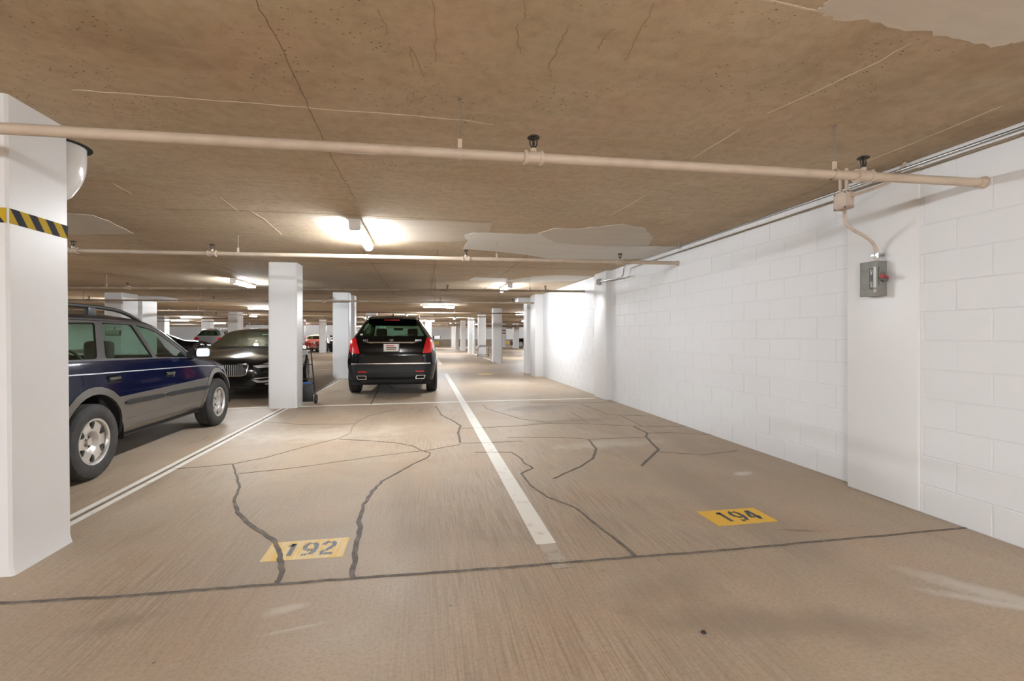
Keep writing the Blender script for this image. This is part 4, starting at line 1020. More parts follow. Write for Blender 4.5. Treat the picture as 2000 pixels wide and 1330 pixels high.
# ------------------------------------------------------------------ blue station wagon (side view, closest)
def wagon():
    K = dict(y0=-1.12, y1=3.50,
        zb=[(-1.12, .36), (-.9, .31), (0, .30), (3.0, .29), (3.4, .30), (3.5, .34)],
        wb=[(-1.12, .55), (-.95, .74), (-.5, .80), (2.7, .80), (3.1, .77), (3.35, .66), (3.45, .54), (3.5, .42)],
        zm=[(-1.12, .58), (0, .62), (3.5, .52)],
        wm=[(-1.12, .62), (-1.06, .72), (-.95, .79), (-.6, .845), (0, .865), (1.2, .865), (2.6, .86), (3.0, .835), (3.2, .78), (3.36, .69), (3.45, .58), (3.5, .46)],
        zs=[(-1.12, .78), (-1.05, .98), (-.9, 1.04), (0, 1.035), (1.0, 1.0), (2.1, .955), (2.4, .93), (2.9, .87), (3.2, .80), (3.4, .70), (3.5, .60)],
        ws=[(-1.12, .56), (-.95, .70), (-.6, .775), (0, .80), (1.2, .80), (2.2, .785), (2.7, .755), (3.0, .71), (3.2, .66), (3.4, .56), (3.5, .38)],
        zr=[(-1.12, .80), (-1.05, 1.04), (-.98, 1.20), (-.86, 1.37), (-.6, 1.425), (0, 1.445), (.5, 1.445), (1.05, 1.425), (1.38, 1.37), (1.64, 1.265), (1.82, 1.18), (2.0, 1.085), (2.18, 1.0), (2.3, .958), (2.5, .925), (3.0, .865), (3.25, .80), (3.4, .715), (3.5, .615)],
        wr=[(-1.12, .50), (-1.0, .60), (-.8, .63), (0, .655), (1.0, .655), (1.4, .66), (1.8, .685), (2.15, .71), (2.4, .69), (3.0, .60), (3.25, .52), (3.4, .44), (3.5, .32)],
        zt=[(-1.12, .82), (-1.05, 1.06), (-.98, 1.23), (-.86, 1.41), (-.6, 1.475), (0, 1.505), (.5, 1.51), (1.05, 1.49), (1.35, 1.44), (1.6, 1.355), (1.85, 1.24), (2.1, 1.115), (2.32, 1.0), (2.45, .975), (3.0, .915), (3.25, .85), (3.4, .77), (3.5, .66)])
    root = empty('station_wagon', (-3.665, 4.65, 0), 0, 'dark blue station wagon with grey beige lower cladding, left of the floor line', 'car')
    bm = car_body(K, 84, (.07, .20, .035, .06))
    bvh = Skin(bm)
    RY, FYY, WR = .08, 2.63, .328
    # paint split and roof colour
    geom = bm.faces[:] + bm.edges[:] + bm.verts[:]
    bmesh.ops.bisect_plane(bm, geom=geom, dist=1e-5, plane_co=(0, 0, .672), plane_no=(0, -.012, 1))
    for f in bm.faces:
        c = f.calc_center_median()
        f.material_index = 1 if c.z < .672 + .012 * c.y * 1 else 0
        if c.z > 1.04 and c.y < 2.2: f.material_index = 2
    body_m = [M_NAVY, M_CLAD, M_NAVYD]
    parts = {}
    for s in (1, -1):
        lo, hi = (.3, 2) if s > 0 else (-2, -.3)
        for cy in (RY, FYY):
            carve(bm, circ(cy, WR + .005, .405, 30), 'x', lo, hi).free()
            ring = carve(bm, circ(cy, WR + .0, .475, 36), 'x', lo, hi)
            # drop what lies under the sill
            for f in ring.faces: f.material_index = 0
            shell('wheel_arch_trim', ring, [M_CLAD], root, .006, .02)
        W = {'quarter_glass': rpoly([(-.80, 1.065), (.185, 1.045), (.345, 1.375), (-.66, 1.355)], .04),
             'rear_door_glass': rpoly([(.300, 1.045), (1.080, 1.018), (.905, 1.368), (.435, 1.376)], .03),
             'front_door_glass': rpoly([(1.150, 1.018), (1.90, .99), (1.80, 1.06), (1.55, 1.195), (1.42, 1.265), (1.28, 1.32), (.975, 1.366)], .02)}
        for nm, pl in W.items():
            fr = carve(bm, pl, 'x', lo, hi)
            shell(nm, fr, [M_GLASS], root, -.004, .003)
        # black/grey window surround pieces: everything left between belt and roof on the side becomes frame
        fr = carve(bm, [(-.86, 1.052), (1.10, 1.005), (1.98, .972), (1.83, 1.085), (1.57, 1.222), (1.44, 1.292), (1.29, 1.347), (.95, 1.392), (-.70, 1.39)], 'x', lo, hi)
        for f in fr.faces: f.material_index = 0
        shell('window_frame', fr, [M_TRIMG], root, .0, .02)
        D = {'rear_door': [(.205, 1.046), (.215, .82), (.26, .775), (.38, .715), (.475, .62), (.50, .5), (.475, .355), (1.18, .345), (1.20, .6), (1.222, .80), (1.105, 1.003)],
             'front_door': [(1.117, 1.002), (1.234, .80), (1.212, .6), (1.192, .345), (2.10, .335), (2.20, .45), (2.26, .62), (2.22, .80), (2.125, .955), (2.0, .972)]}
        for nm, pl in D.items():
            dr = carve(bm, pl, 'x', lo, hi)
            dobj = shell(nm, dr, body_m, root, .0, .018)
            parts[(nm, s)] = dobj
        for nm, y, z in (('rear_door', .37, .845), ('front_door', 1.36, .815)):
            d = parts[(nm, s)]; X = surf(bvh, y, z, s)
            bm2 = bmesh.new(); box(bm2, *sorted((X - s * .012, X + s * .006)), y - .10, y + .095, z - .042, z + .038, .016, 3); finish('handle_cup', bm2, M_BLKC, d, 40)
            bm2 = bmesh.new(); box(bm2, *sorted((X, X + s * .016)), y - .085, y + .075, z - .004, z + .022, .007, 3); finish('door_handle', bm2, M_TRIMG, d, 40)
        side_strip('door_moulding', bvh, [(.49, .612), (.85, .606), (1.20, .600)], .048, .014, M_CHAR, parts[('rear_door', s)], s)
        side_strip('door_moulding', bvh, [(1.235, .600), (1.7, .592), (2.30, .575)], .048, .014, M_CHAR, parts[('front_door', s)], s)
        side_strip('pinstripe', bvh, [(-.8, .945), (-.31, .932), (.19, .915), (1.16, .89), (2.17, .862), (2.75, .825)], .012, .0025, M_STRIPE, root, s, 4)
        side_strip('sill_ridge', bvh, [(.52, .345), (1.2, .335), (2.1, .325)], .05, .012, M_CLAD, root, s)
        side_strip('drip_rail', bvh, [(-.75, 1.398), (.3, 1.405), (.93, 1.400), (1.25, 1.362), (1.46, 1.298), (1.64, 1.205), (1.87, 1.085), (2.04, .99)], .018, .004, M_TRIMG, root, s)
        side_strip('panel_crease', bvh, [(.56, .45), (1.18, .44)], .010, .004, M_CLAD, parts[('rear_door', s)], s, 4)
        side_strip('panel_crease', bvh, [(1.24, .44), (2.05, .43)], .010, .004, M_CLAD, parts[('front_door', s)], s, 4)
        # mirror
        mr = empty('side_mirror', (s * .80, 1.93, 1.03)); mr.parent = root
        bm2 = bmesh.new(); bmesh.ops.create_uvsphere(bm2, u_segments=20, v_segments=12, radius=1)
        for v in bm2.verts:
            v.co = Matrix.Rotation(s * .5, 3, 'Z') @ Vector((v.co.x * .088, max(v.co.y, -.45) * .075, v.co.z * .070)) + Vector((s * .12, 0, .015))
        finish('mirror_shell', bm2, M_BLK, mr, 40)
        bm2 = bmesh.new(); slab(bm2, [(q[0], q[1]) for q in rpoly([(-.070, -.052), (.072, -.052), (.070, .050), (-.066, .050)], .03)], 0, .003)
        for v in bm2.verts: v.co = Matrix.Rotation(s * .5, 3, 'Z') @ Vector((v.co.x, -.0345 - v.co.z, v.co.y)) + Vector((s * .12, 0, .015))
        finish('mirror_glass', bm2, M_MIRG, mr)
        bm2 = bmesh.new(); prism_x(bm2, [(-.10, -.055), (.10, -.062), (-.02, .07)], *sorted((-s * .03, s * .045))); finish('mirror_foot', bm2, M_BLK, mr)
        # headlamp and indicator on the corner
        hl = carve(bm, [(3.02, .80), (3.14, .815), (3.30, .765), (3.40, .70), (3.36, .655), (3.22, .665), (3.08, .70)], 'x', lo if s > 0 else -2, hi if s > 0 else -.3)
        shell('corner_lamp', hl, [M_HEADL], root, .003, .02)
        # fuel flap
        if s > 0:
            ff = carve(bm, rpoly([(-.255, .955), (-.055, .95), (-.035, .86), (-.06, .82), (-.215, .825), (-.25, .87)], .02), 'x', lo, hi); shell('fuel_flap', ff, body_m, root, -.0015, .012)
        # side rub of the rear bumper
        side_strip('bumper_ridge', bvh, [(-1.02, .70), (-.7, .70), (-.42, .69)], .02, .008, M_CLAD, root, s)
        # roof rail
        rl = empty('roof_rail', (s * .605, 0, 0)); rl.parent = root
        bm2 = bmesh.new(); z0 = lambda y: float(np.interp(y, [-.8, 0, .5, 1.0, 1.2], [1.425, 1.46, 1.46, 1.44, 1.415]))
        pts = [(0, -.85, z0(-.85)), (0, -.72, z0(-.72) + .05)] + [(0, y, z0(y) + .065) for y in np.linspace(-.55, .72, 7)] + [(0, .85, z0(.85) + .055), (0, 1.0, z0(1.0) + .03), (0, 1.17, z0(1.17) - .005)]
        tube(bm2, pts, .019, 10); finish('rail_bar', bm2, M_BLK, rl, 60)
        for y in (-.5, .40):
            bm2 = bmesh.new(); box(bm2, -.025, .025, y - .055, y + .055, z0(y) - .03, z0(y) + .06, .012); finish('rail_foot', bm2, M_BLK, rl, 40)
        liner('wheel_housing', RY, .415, s * .50, s * .835, WR, root); liner('wheel_housing', FYY, .415, s * .48, s * .83, WR, root)
        wheel(root, s * .745, RY, WR, .215, .197, s); wheel(root, s * .745, FYY, WR, .215, .197, s)
        for cy in (RY - .39,):
            bbox_obj('mud_flap', (*sorted((s * .64, s * .84)), cy - .01, cy, .16, .42), M_BLKM, root, .003)
    # windscreen, rear window
    ws = carve(bm, rpoly([(-.68, 1.005), (.68, 1.005), (.60, 1.40), (-.60, 1.40)], .05), 'y', 1.30, 2.45, nmin=1); shell('windshield', ws, [M_GLASS], root, -.003, .004)
    rw = carve(bm, rpoly([(-.58, 1.10), (.58, 1.10), (.50, 1.37), (-.50, 1.37)], .05), 'y', -1.12, -.7); shell('rear_window', rw, [M_GLASSD], root, -.003, .004)
    for s in (1, -1):
        tl = carve(bm, [(s * .45, .74), (s * .78, .74), (s * .76, .93), (s * .45, .93)], 'y', -1.13, -.98); shell('tail_lamp', tl, [M_TAIL], root, .003, .01)
    hd = carve(bm, [(-.70, 2.36), (.70, 2.36), (.62, 2.95), (.47, 3.33), (-.47, 3.33), (-.62, 2.95)], 'z', .68, 1.4); shell('hood', hd, body_m, root, 0, .012)
    shell('body', bm, body_m, root, 0, .014)
    # grille and front bumper line
    end_patch('grille', bvh, [(-.30, .62), (.30, .62), (.28, .66), (-.28, .66)], M_BLK, root, 1)
    # inside
    bbox_obj('floor_pan', (-.76, .76, -1.0, 3.2, .26, .32), M_BLKM, root)
    bbox_obj('dashboard', (-.70, .70, 1.72, 2.25, .62, .955), M_BLK, root, .06)
    bbox_obj('door_cards', (.735, .755, .3, 2.05, .36, .95), M_SEAT, root, .005); bbox_obj('door_cards', (-.755, -.735, .3, 2.05, .36, .95), M_SEAT, root, .005)
    seat(root, .37, 1.12, zt=1.20); seat(root, -.37, 1.12, zt=1.20); seat(root, .36, .05, w=.60, head=0, zt=1.10); seat(root, -.36, .05, w=.60, head=0, zt=1.10)
    steering(root, -.37, 1.60, .92)
    m_ = empty('rear_view_mirror', (.05, 1.72, 1.285)); m_.parent = root
    bm2 = bmesh.new(); box(bm2, -.082, .082, -.02, .012, -.032, .032, .014, 3); tube(bm2, [(0, .01, .02), (0, .03, .07)], .008, 6); finish('mirror_case', bm2, M_BLK, m_, 40)
    bbox_obj('mirror_pane', (-.070, .070, -.024, -.019, -.025, .025), mat('painted_mirror_reflection', (.70, .76, .62), .4, .0), m_, .001)  # matte pale green stands in for light reflected in the mirror
    bm2 = bmesh.new()
    a = [Vector((.68, -.42, 1.34)), Vector((.62, -.12, 1.20)), Vector((.60, .0, 1.12)), Vector((.56, .10, .86))]
    prev = None
    for p in a:
        r = [bm2.verts.new(p + Vector((0, -.02, -.015))), bm2.verts.new(p + Vector((0, .02, .015))), bm2.verts.new(p + Vector((.006, .02, .015))), bm2.verts.new(p + Vector((.006, -.02, -.015)))]
        if prev:
            for k in range(4): bm2.faces.new((prev[k], prev[(k + 1) % 4], r[(k + 1) % 4], r[k]))
        prev = r
    box(bm2, .585, .615, -.04, .03, 1.10, 1.15, .008); finish('seat_belt', bm2, M_BELT, root)
    bbox_obj('headliner', (-.55, .55, -.8, 1.0, 1.40, 1.415), M_SEAT, root)
    bbox_obj('cargo_cover', (-.68, .68, -.95, -.15, .93, .95), M_BLKM, root)
    bm2 = bmesh.new(); tube(bm2, [(.5, -.5, .22), (.5, .6, .2), (.3, 1.9, .22)], .03, 8); finish('exhaust_pipe', bm2, M_RIMD, root, 50)
    return root
wagon()

# ------------------------------------------------------------------ crossovers (rear or front towards the camera)
SUVK = dict(y0=-.98, y1=3.80,
    zb=[(-.98, .40), (-.9, .33), (0, .27), (3.4, .27), (3.7, .30), (3.8, .36)],
    wb=[(-.98, .60), (-.93, .72), (-.8, .82), (0, .86), (2.9, .86), (3.4, .80), (3.7, .62), (3.8, .48)],
    zm=[(-.98, .64), (-.8, .72), (0, .74), (3.0, .70), (3.8, .60)],
    wm=[(-.98, .70), (-.955, .79), (-.90, .86), (-.78, .91), (-.5, .94), (0, .955), (2.9, .95), (3.3, .90), (3.6, .78), (3.75, .64), (3.8, .50)],
    zs=[(-.98, .84), (-.955, .97), (-.92, 1.08), (-.8, 1.17), (0, 1.15), (1.5, 1.12), (2.4, 1.07), (3.0, 1.02), (3.5, .94), (3.72, .84), (3.8, .74)],
    ws=[(-.98, .66), (-.95, .74), (-.90, .785), (-.75, .815), (-.3, .86), (1.5, .87), (2.5, .85), (3.2, .78), (3.6, .66), (3.8, .42)],
    zr=[(-.98, .86), (-.955, .985), (-.92, 1.10), (-.86, 1.20), (-.74, 1.36), (-.62, 1.50), (-.52, 1.575), (-.3, 1.60), (.8, 1.62), (1.4, 1.58), (1.9, 1.42), (2.4, 1.18), (2.6, 1.10), (3.2, 1.04), (3.6, .93), (3.75, .82), (3.8, .75)],
    wr=[(-.98, .56), (-.93, .67), (-.88, .685), (-.72, .62), (-.58, .555), (-.3, .565), (1.3, .58), (1.9, .64), (2.4, .74), (2.7, .74), (3.3, .64), (3.7, .48), (3.8, .34)],
    zt=[(-.98, .88), (-.955, 1.0), (-.92, 1.12), (-.86, 1.225), (-.74, 1.40), (-.64, 1.535), (-.58, 1.61), (-.45, 1.645), (0, 1.67), (.8, 1.685), (1.4, 1.65), (1.9, 1.50), (2.4, 1.25), (2.65, 1.14), (3.2, 1.07), (3.6, .97), (3.75, .87), (3.8, .78)])
def crossover(loc, rz, label, paint, lower, roofm, detail=2, plate=True, tail='tall', front=False, group=None):
    root = empty('crossover', loc, rz, label, 'car', group)
    bm = car_body(SUVK, 70 if detail > 1 else 36, (.06, .22, .05, .07))
    bvh = Skin(bm)
    bmesh.ops.bisect_plane(bm, geom=bm.faces[:] + bm.edges[:] + bm.verts[:], dist=1e-5, plane_co=(0, 0, .665), plane_no=(0, 0, 1))
    for f in bm.faces:
        c = f.calc_center_median(); f.material_index = 1 if c.z < .665 and (c.y < -.5 or c.z < .45) else (2 if c.z > 1.56 else 0)
    mm = [paint, lower, roofm]; AX = 2.857; WR = .365
    for s in (1, -1):
        lo, hi = (.3, 2) if s > 0 else (-2, -.3)
        for cy in (0, AX): carve(bm, circ(cy, WR + .005, .435, 24), 'x', lo, hi).free()
        for nm, pl in (('rear_side_glass', rpoly([(-.55, 1.20), (-.02, 1.19), (-.02, 1.50), (-.30, 1.50)], .04)), ('rear_door_glass', rpoly([(.06, 1.19), (.86, 1.17), (.86, 1.53), (.06, 1.53)], .04)),
                       ('front_door_glass', rpoly([(.94, 1.17), (2.10, 1.13), (1.75, 1.36), (1.35, 1.52), (.94, 1.53)], .04))):
            shell(nm, carve(bm, pl, 'x', lo, hi), [M_GLASSD], root, -.003, .003)
        liner('wheel_housing', 0, .44, s * .5, s * .90, WR, root); liner('wheel_housing', AX, .44, s * .5, s * .90, WR, root)
        wheel(root, s * .825, 0, WR, .235, .245, s, 'ten'); wheel(root, s * .825, AX, WR, .235, .245, s, 'ten')
        mr = empty('side_mirror', (s * .90, 2.05, 1.20)); mr.parent = root
        b2 = bmesh.new(); bmesh.ops.create_uvsphere(b2, u_segments=16, v_segments=10, radius=1)
        for v in b2.verts: v.co = Vector((v.co.x * .11, max(v.co.y, -.5) * .09, v.co.z * (.075 if v.co.z > 0 else .055))) + Vector((s * .10, 0, 0))
        finish('mirror_shell', b2, paint, mr, 40)
        b2 = bmesh.new(); slab(b2, rpoly([(-.08, -.045), (.085, -.045), (.08, .05), (-.07, .05)], .03), 0, .003)
        for v in b2.verts: v.co = Vector((v.co.x + s * .10, -.046 - v.co.z, v.co.y + .005))
        finish('mirror_glass', b2, M_CHR if not front else M_BLK, mr)
        bbox_obj('mirror_arm', (*sorted((-s * .12, s * .04)), -.03, .03, -.055, -.02), M_BLK, mr, .01)
        rl = empty('roof_rail', (s * .545, 0, 0)); rl.parent = root
        tube_obj('rail_bar', [(0, -.42, 1.585), (0, -.30, 1.66), (0, .0, 1.69), (0, .8, 1.70), (0, 1.25, 1.67), (0, 1.42, 1.59)], .014, M_CHR, rl, 8)
        for y in (-.3, 1.2): bbox_obj('rail_foot', (-.02, .02, y - .05, y + .05, 1.58, 1.66), M_CHR, rl, .008)
        # lamps
        if tail == 'tall': pl = [(s * .625, .885), (s * .80, .90), (s * .84, 1.03), (s * .80, 1.17), (s * .725, 1.21), (s * .705, 1.19)]
        else: pl = [(s * .50, 1.02), (s * .84, .98), (s * .86, 1.12), (s * .58, 1.13)]
        shell('tail_lamp', carve(bm, pl, 'y', -1.0, -.55), [M_TAIL], root, .012, .03)
        shell('reflector', carve(bm, rpoly([(s * .49, .505), (s * .66, .50), (s * .66, .53), (s * .49, .53)], .01), 'y', -1.0, -.80), [M_REFL], root, .006, .01)
        e = empty('exhaust_tip', (s * .585, -.985, .405)); e.parent = root
        b2 = bmesh.new(); o = rpoly([(-.105, -.042), (.075, -.042), (.105, .038), (-.085, .038)] if s > 0 else [(-.075, -.042), (.105, -.042), (.085, .038), (-.105, .038)], .02); i_ = [(x * .86, z * .74) for x, z in o]
        for (pa, ya), (pb, yb) in (((o, .12), (o, -.012)), ((o, -.012), (i_, -.012)), ((i_, -.012), (i_, .06))):
            A = [b2.verts.new((x, ya, z)) for x, z in pa]; B = [b2.verts.new((x, yb, z)) for x, z in pb]
            for k in range(len(A)): b2.faces.new((A[k], A[(k + 1) % len(A)], B[(k + 1) % len(A)], B[k]))
        finish('chrome_bezel', b2, M_CHR, e, 30)
        b2 = bmesh.new(); slab(b2, i_, 0, .002)
        for v in b2.verts: v.co = Vector((v.co.x, .05 + v.co.z, v.co.y))
        finish('bore', b2, M_BLKM, e)
        if front:
            shell('head_lamp', carve(bm, [(s * .46, .82), (s * .80, .86), (s * .78, .97), (s * .50, .93)], 'y', 3.3, 3.9), [M_HEADL], root, .006, .02)
    gl = carve(bm, rpoly([(-.665, 1.245), (.665, 1.245), (.635, 1.31), (.52, 1.525), (-.52, 1.525), (-.635, 1.31)], .05), 'y', -1.0, -.5); shell('rear_window', gl, [M_GLASSR], root, -.002, .003)
    ws = carve(bm, rpoly([(-.70, 1.17), (.70, 1.17), (.56, 1.56), (-.56, 1.56)], .05), 'y', 1.2, 2.7, nmin=1); shell('windshield', ws, [M_GLASS], root, -.002, .003)
    if detail > 1:
        tg = carve(bm, rpoly([(-.60, .70), (.60, .70), (.64, .88), (.70, 1.18), (.655, 1.24), (-.655, 1.24), (-.70, 1.18), (-.64, .88)], .03), 'y', -1.0, -.7); tgo = shell('tailgate', tg, mm, root, .002, .02)
    else: tgo = root
    shell('body', bm, mm, root, 0, .014)
    # spoiler and high brake light
    b2 = bmesh.new(); prof = [(-.72, 1.585), (-.74, 1.60), (-.55, 1.655), (-.40, 1.665), (-.45, 1.60)]
    A = []
    for x in (-.50, -.45, 0, .45, .50):
        k = -.015 if abs(x) > .49 else (.0 if x else .012); A.append([b2.verts.new((x, y + (.05 if abs(x) > .49 else 0), z + k)) for y, z in prof])
    for P, Q in zip(A, A[1:]):
        for k in range(5): b2.faces.new((P[k], P[(k + 1) % 5], Q[(k + 1) % 5], Q[k]))
    b2.faces.new(A[0]); b2.faces.new(A[-1][::-1]); sp = finish('spoiler', b2, paint, root, 40)
    bbox_obj('brake_light', (-.16, .16, -.742, -.72, 1.572, 1.586), M_TAIL, sp, .003)
    b2 = bmesh.new(); prism_x(b2, [(-.42, 1.66), (-.26, 1.66), (-.40, 1.73)], -.012, .012); finish('antenna_fin', b2, M_BLK, root)
    tube_obj('wiper', [(0, -.885, 1.235), (.28, -.85, 1.27), (.42, -.86, 1.265)], .008, M_BLK, root, 6)
    if detail > 1:
        def plate_strip(name, pl, m, th, par=tgo): return end_patch(name, bvh, pl, m, par, -1, th, 3, .01)
        plate_strip('chrome_strip', [(-.57, 1.125), (-.40, 1.090), (-.36, 1.098), (.36, 1.098), (.40, 1.090), (.57, 1.125), (.40, 1.118), (-.40, 1.118)], M_CHR, .02)
        plate_strip('bumper_trim', [(-.78, .672), (.78, .672), (.78, .692), (-.78, .692)], M_CHR, .018, root)
        Y = surf_end(bvh, 0, .95) - .03
        p = bbox_obj('license_plate', (-.155, .155, Y - .004, Y + .004, .925, 1.085), M_PLATE, tgo, .004)
        for b_, m_ in (((-.10, .09, .96, .985), M_PLATEB), ((-.10, .10, .995, 1.02), M_PLATED), ((-.11, .06, 1.035, 1.055), M_TAIL)):
            bbox_obj('plate_smear', (b_[0], b_[1], Y - .0055, Y, b_[2], b_[3]), m_, p)
        b2 = bmesh.new(); bb = [(-.155, .155, .920, .930), (-.155, .155, 1.08, 1.09), (-.165, -.15, .92, 1.09), (.15, .165, .92, 1.09)]
        for q in bb: box(b2, q[0], q[1], Y - .008, Y + .03, q[2], q[3])
        finish('plate_frame', b2, M_BLK, tgo)
        plate_strip('crest_emblem', [(-.045, 1.165), (-.03, 1.135), (0, 1.128), (.03, 1.135), (.045, 1.165), (.03, 1.172), (-.03, 1.172)], M_CHR, .02)
        Rr = Matrix.Rotation(math.pi / 2, 4, 'X')
        for s_, x in (('XT5', -.52), ('AWD', .54)):
            yy = surf_end(bvh, x, 1.15) - .010
            text_mesh('badge', s_, .055, M_CHR, tgo, Matrix.Translation((x, yy, 1.155)) @ Rr, .003)
        b2 = bmesh.new(); box(b2, -.62, .62, -.96, -.80, .28, .36, .03); finish('lower_valance', b2, M_BLKM, root, 40)
        bbox_obj('window_sticker', (-.625, -.575, -.885, -.865, 1.262, 1.29), M_WHT, root, .002)
        seat(root, .38, 1.45, zt=1.43); seat(root, -.38, 1.45, zt=1.43)
        bbox_obj('rear_bench', (-.62, .62, .35, .60, .5, 1.22), M_SEAT, root, .05)
        bbox_obj('roof_lining', (-.50, .50, -.35, 1.4, 1.50, 1.56), M_BLKM, root)
        m_ = empty('rear_view_mirror', (0, 1.75, 1.42)); m_.parent = root
        bbox_obj('mirror_case', (-.12, .12, -.02, .02, -.035, .035), M_BLK, m_, .015)
    bbox_obj('floor_pan', (-.80, .80, -.85, 3.3, .24, .34), M_BLKM, root)
    bbox_obj('dashboard', (-.74, .74, 2.0, 2.55, .7, 1.10), M_BLKM, root, .05)
    if front:
        end_patch('grille', bvh, [(-.42, .62), (.42, .62), (.46, .86), (-.46, .86)], M_BLK, root, 1, .006, 3)
        end_patch('bumper_bar', bvh, [(-.50, .46), (.50, .46), (.50, .50), (-.50, .50)], M_CHR, root, 1, .012, 3)
    else:
        b2 = bmesh.new(); tube(b2, [(-.75, 0, .30), (.75, 0, .30)], .05, 10); finish('rear_axle', b2, M_RIMD, root, 50)
    return root
crossover((-.655, 10.95, 0), 0, 'black crossover seen from behind with tall red tail lamps, parked beside the middle line', M_BLKC, M_CHAR, M_BLKC)

# ------------------------------------------------------------------ saloons
SEDK = dict(y0=-1.13, y1=3.82,
    zb=[(-1.13, .36), (-.9, .26), (0, .20), (3.3, .20), (3.7, .22), (3.82, .26)],
    wb=[(-1.13, .55), (-.9, .78), (0, .86), (2.9, .86), (3.3, .82), (3.6, .72), (3.75, .60), (3.82, .50)],
    zm=[(-1.13, .60), (0, .62), (3.82, .50)],
    wm=[(-1.13, .66), (-1.05, .80), (-.9, .87), (-.5, .92), (0, .935), (2.9, .94), (3.2, .92), (3.45, .87), (3.62, .80), (3.74, .71), (3.80, .62), (3.82, .56)],
    zs=[(-1.13, .86), (-1.0, .95), (0, .98), (1.5, .95), (2.4, .93), (2.94, .89), (3.3, .83), (3.6, .76), (3.76, .70), (3.82, .66)],
    ws=[(-1.13, .56), (-.9, .74), (-.3, .84), (1.5, .87), (2.5, .85), (2.94, .84), (3.3, .80), (3.55, .73), (3.7, .65), (3.82, .48)],
    zr=[(-1.13, .88), (-1.0, .985), (-.7, 1.03), (-.4, 1.13), (0, 1.27), (.4, 1.355), (.9, 1.375), (1.35, 1.345), (1.8, 1.19), (2.2, 1.03), (2.4, .965), (2.9, .92), (3.3, .87), (3.6, .80), (3.76, .73), (3.82, .675)],
    wr=[(-1.13, .46), (-.8, .66), (-.4, .66), (0, .62), (.6, .60), (1.3, .60), (1.8, .66), (2.2, .73), (2.5, .76), (3.0, .72), (3.4, .62), (3.65, .50), (3.82, .36)],
    zt=[(-1.13, .92), (-1.0, 1.01), (-.7, 1.06), (-.4, 1.17), (0, 1.33), (.4, 1.42), (.9, 1.44), (1.35, 1.41), (1.8, 1.26), (2.2, 1.09), (2.45, 1.0), (2.94, .975), (3.3, .93), (3.6, .86), (3.76, .79), (3.82, .73)])
def saloon(loc, rz, label, paint, detail=2, name='saloon_car'):
    root = empty(name, loc, rz, label, 'car')
    bm = car_body(SEDK, 80 if detail > 1 else 36, (.06, .24, .07, .08))
    bvh = Skin(bm)
    for f in bm.faces: f.material_index = 1 if f.calc_center_median().z < .27 else 0
    mm = [paint, M_BLKM]; AX = 2.94; WR = .345
    for s in (1, -1):
        lo, hi = (.3, 2) if s > 0 else (-2, -.3)
        for cy in (0, AX): carve(bm, circ(cy, WR + .005, .40, 24), 'x', lo, hi).free()
        for nm, pl in (('rear_door_glass', rpoly([(-.20, 1.02), (.88, .995), (.88, 1.325), (.35, 1.315), (.05, 1.24)], .04)), ('front_door_glass', rpoly([(.96, .99), (2.10, .975), (1.75, 1.15), (1.35, 1.29), (.96, 1.325)], .03))):
            shell(nm, carve(bm, pl, 'x', lo, hi), [M_GLASSD], root, -.003, .003)
        liner('wheel_housing', 0, .405, s * .5, s * .90, WR, root); liner('wheel_housing', AX, .405, s * .5, s * .90, WR, root)
        wheel(root, s * .815, 0, WR, .245, .235, s, 'ten'); wheel(root, s * .815, AX, WR, .245, .235, s, 'ten')
        mr = empty('side_mirror', (s * .88, 2.05, 1.03)); mr.parent = root
        b2 = bmesh.new(); bmesh.ops.create_uvsphere(b2, u_segments=16, v_segments=10, radius=1)
        for v in b2.verts: v.co = Vector((v.co.x * .10, max(v.co.y, -.5) * .09, v.co.z * .065)) + Vector((s * .10, 0, 0))
        finish('mirror_shell', b2, paint, mr, 40); bbox_obj('mirror_arm', (*sorted((-s * .12, s * .04)), -.03, .03, -.05, -.02), M_BLK, mr, .01)
        side_strip('chrome_sill', bvh, [(.4, .27), (2.5, .27)], .02, .006, M_CHR, root, s)
        if detail > 1:
            shell('head_lamp', carve(bm, [(s * .53, .665), (s * .60, .640), (s * .90, .655), (s * .905, .745), (s * .66, .715)], 'y', 3.2, 3.9), [M_BLK], root, .002, .03)
            b2m = end_patch('lamp_bar', bvh, [(s * .49, .672), (s * .57, .628), (s * .86, .640), (s * .86, .686), (s * .60, .682)], M_HEADL, root, 1, .012, 2)
            end_patch('lamp_bar', bvh, [(s * .64, .708), (s * .72, .702), (s * .85, .714), (s * .85, .730), (s * .72, .724)], M_HEADL, root, 1, .008, 2)
            end_patch('bumper_blade', bvh, [(s * .475, .415), (s * .56, .355), (s * .64, .350), (s * .84, .362), (s * .84, .395), (s * .64, .388)], M_SATIN, root, 1, .014, 2)
            end_patch('blade_line', bvh, [(s * .50, .420), (s * .80, .445), (s * .80, .456), (s * .52, .440)], M_SATIN, root, 1, .008, 2)
            end_patch('lower_intake', bvh, [(s * .50, .46), (s * .80, .485), (s * .80, .56), (s * .52, .50)], M_BLKM, root, 1, .002, 2)
            end_patch('fog_lamp', bvh, [(s * .68, .300), (s * .80, .305), (s * .80, .325), (s * .68, .325)], M_HEADL, root, 1, .006, 1)
        else:
            end_patch('head_lamp', bvh, [(s * .50, .64), (s * .80, .66), (s * .80, .73), (s * .54, .70)], M_HEADL, root, 1, .006, 2)
            shell('tail_lamp', carve(bm, [(s * .45, .76), (s * .8, .76), (s * .8, .90), (s * .45, .90)], 'y', -1.2, -.9), [M_TAIL], root, .004, .02)
    ws = carve(bm, rpoly([(-.76, 1.01), (-.4, .998), (.4, .998), (.76, 1.01), (.575, 1.375), (-.575, 1.375)], .04), 'y', 1.3, 2.6, nmin=1); shell('windshield', ws, [M_GLASSW], root, -.002, .003)
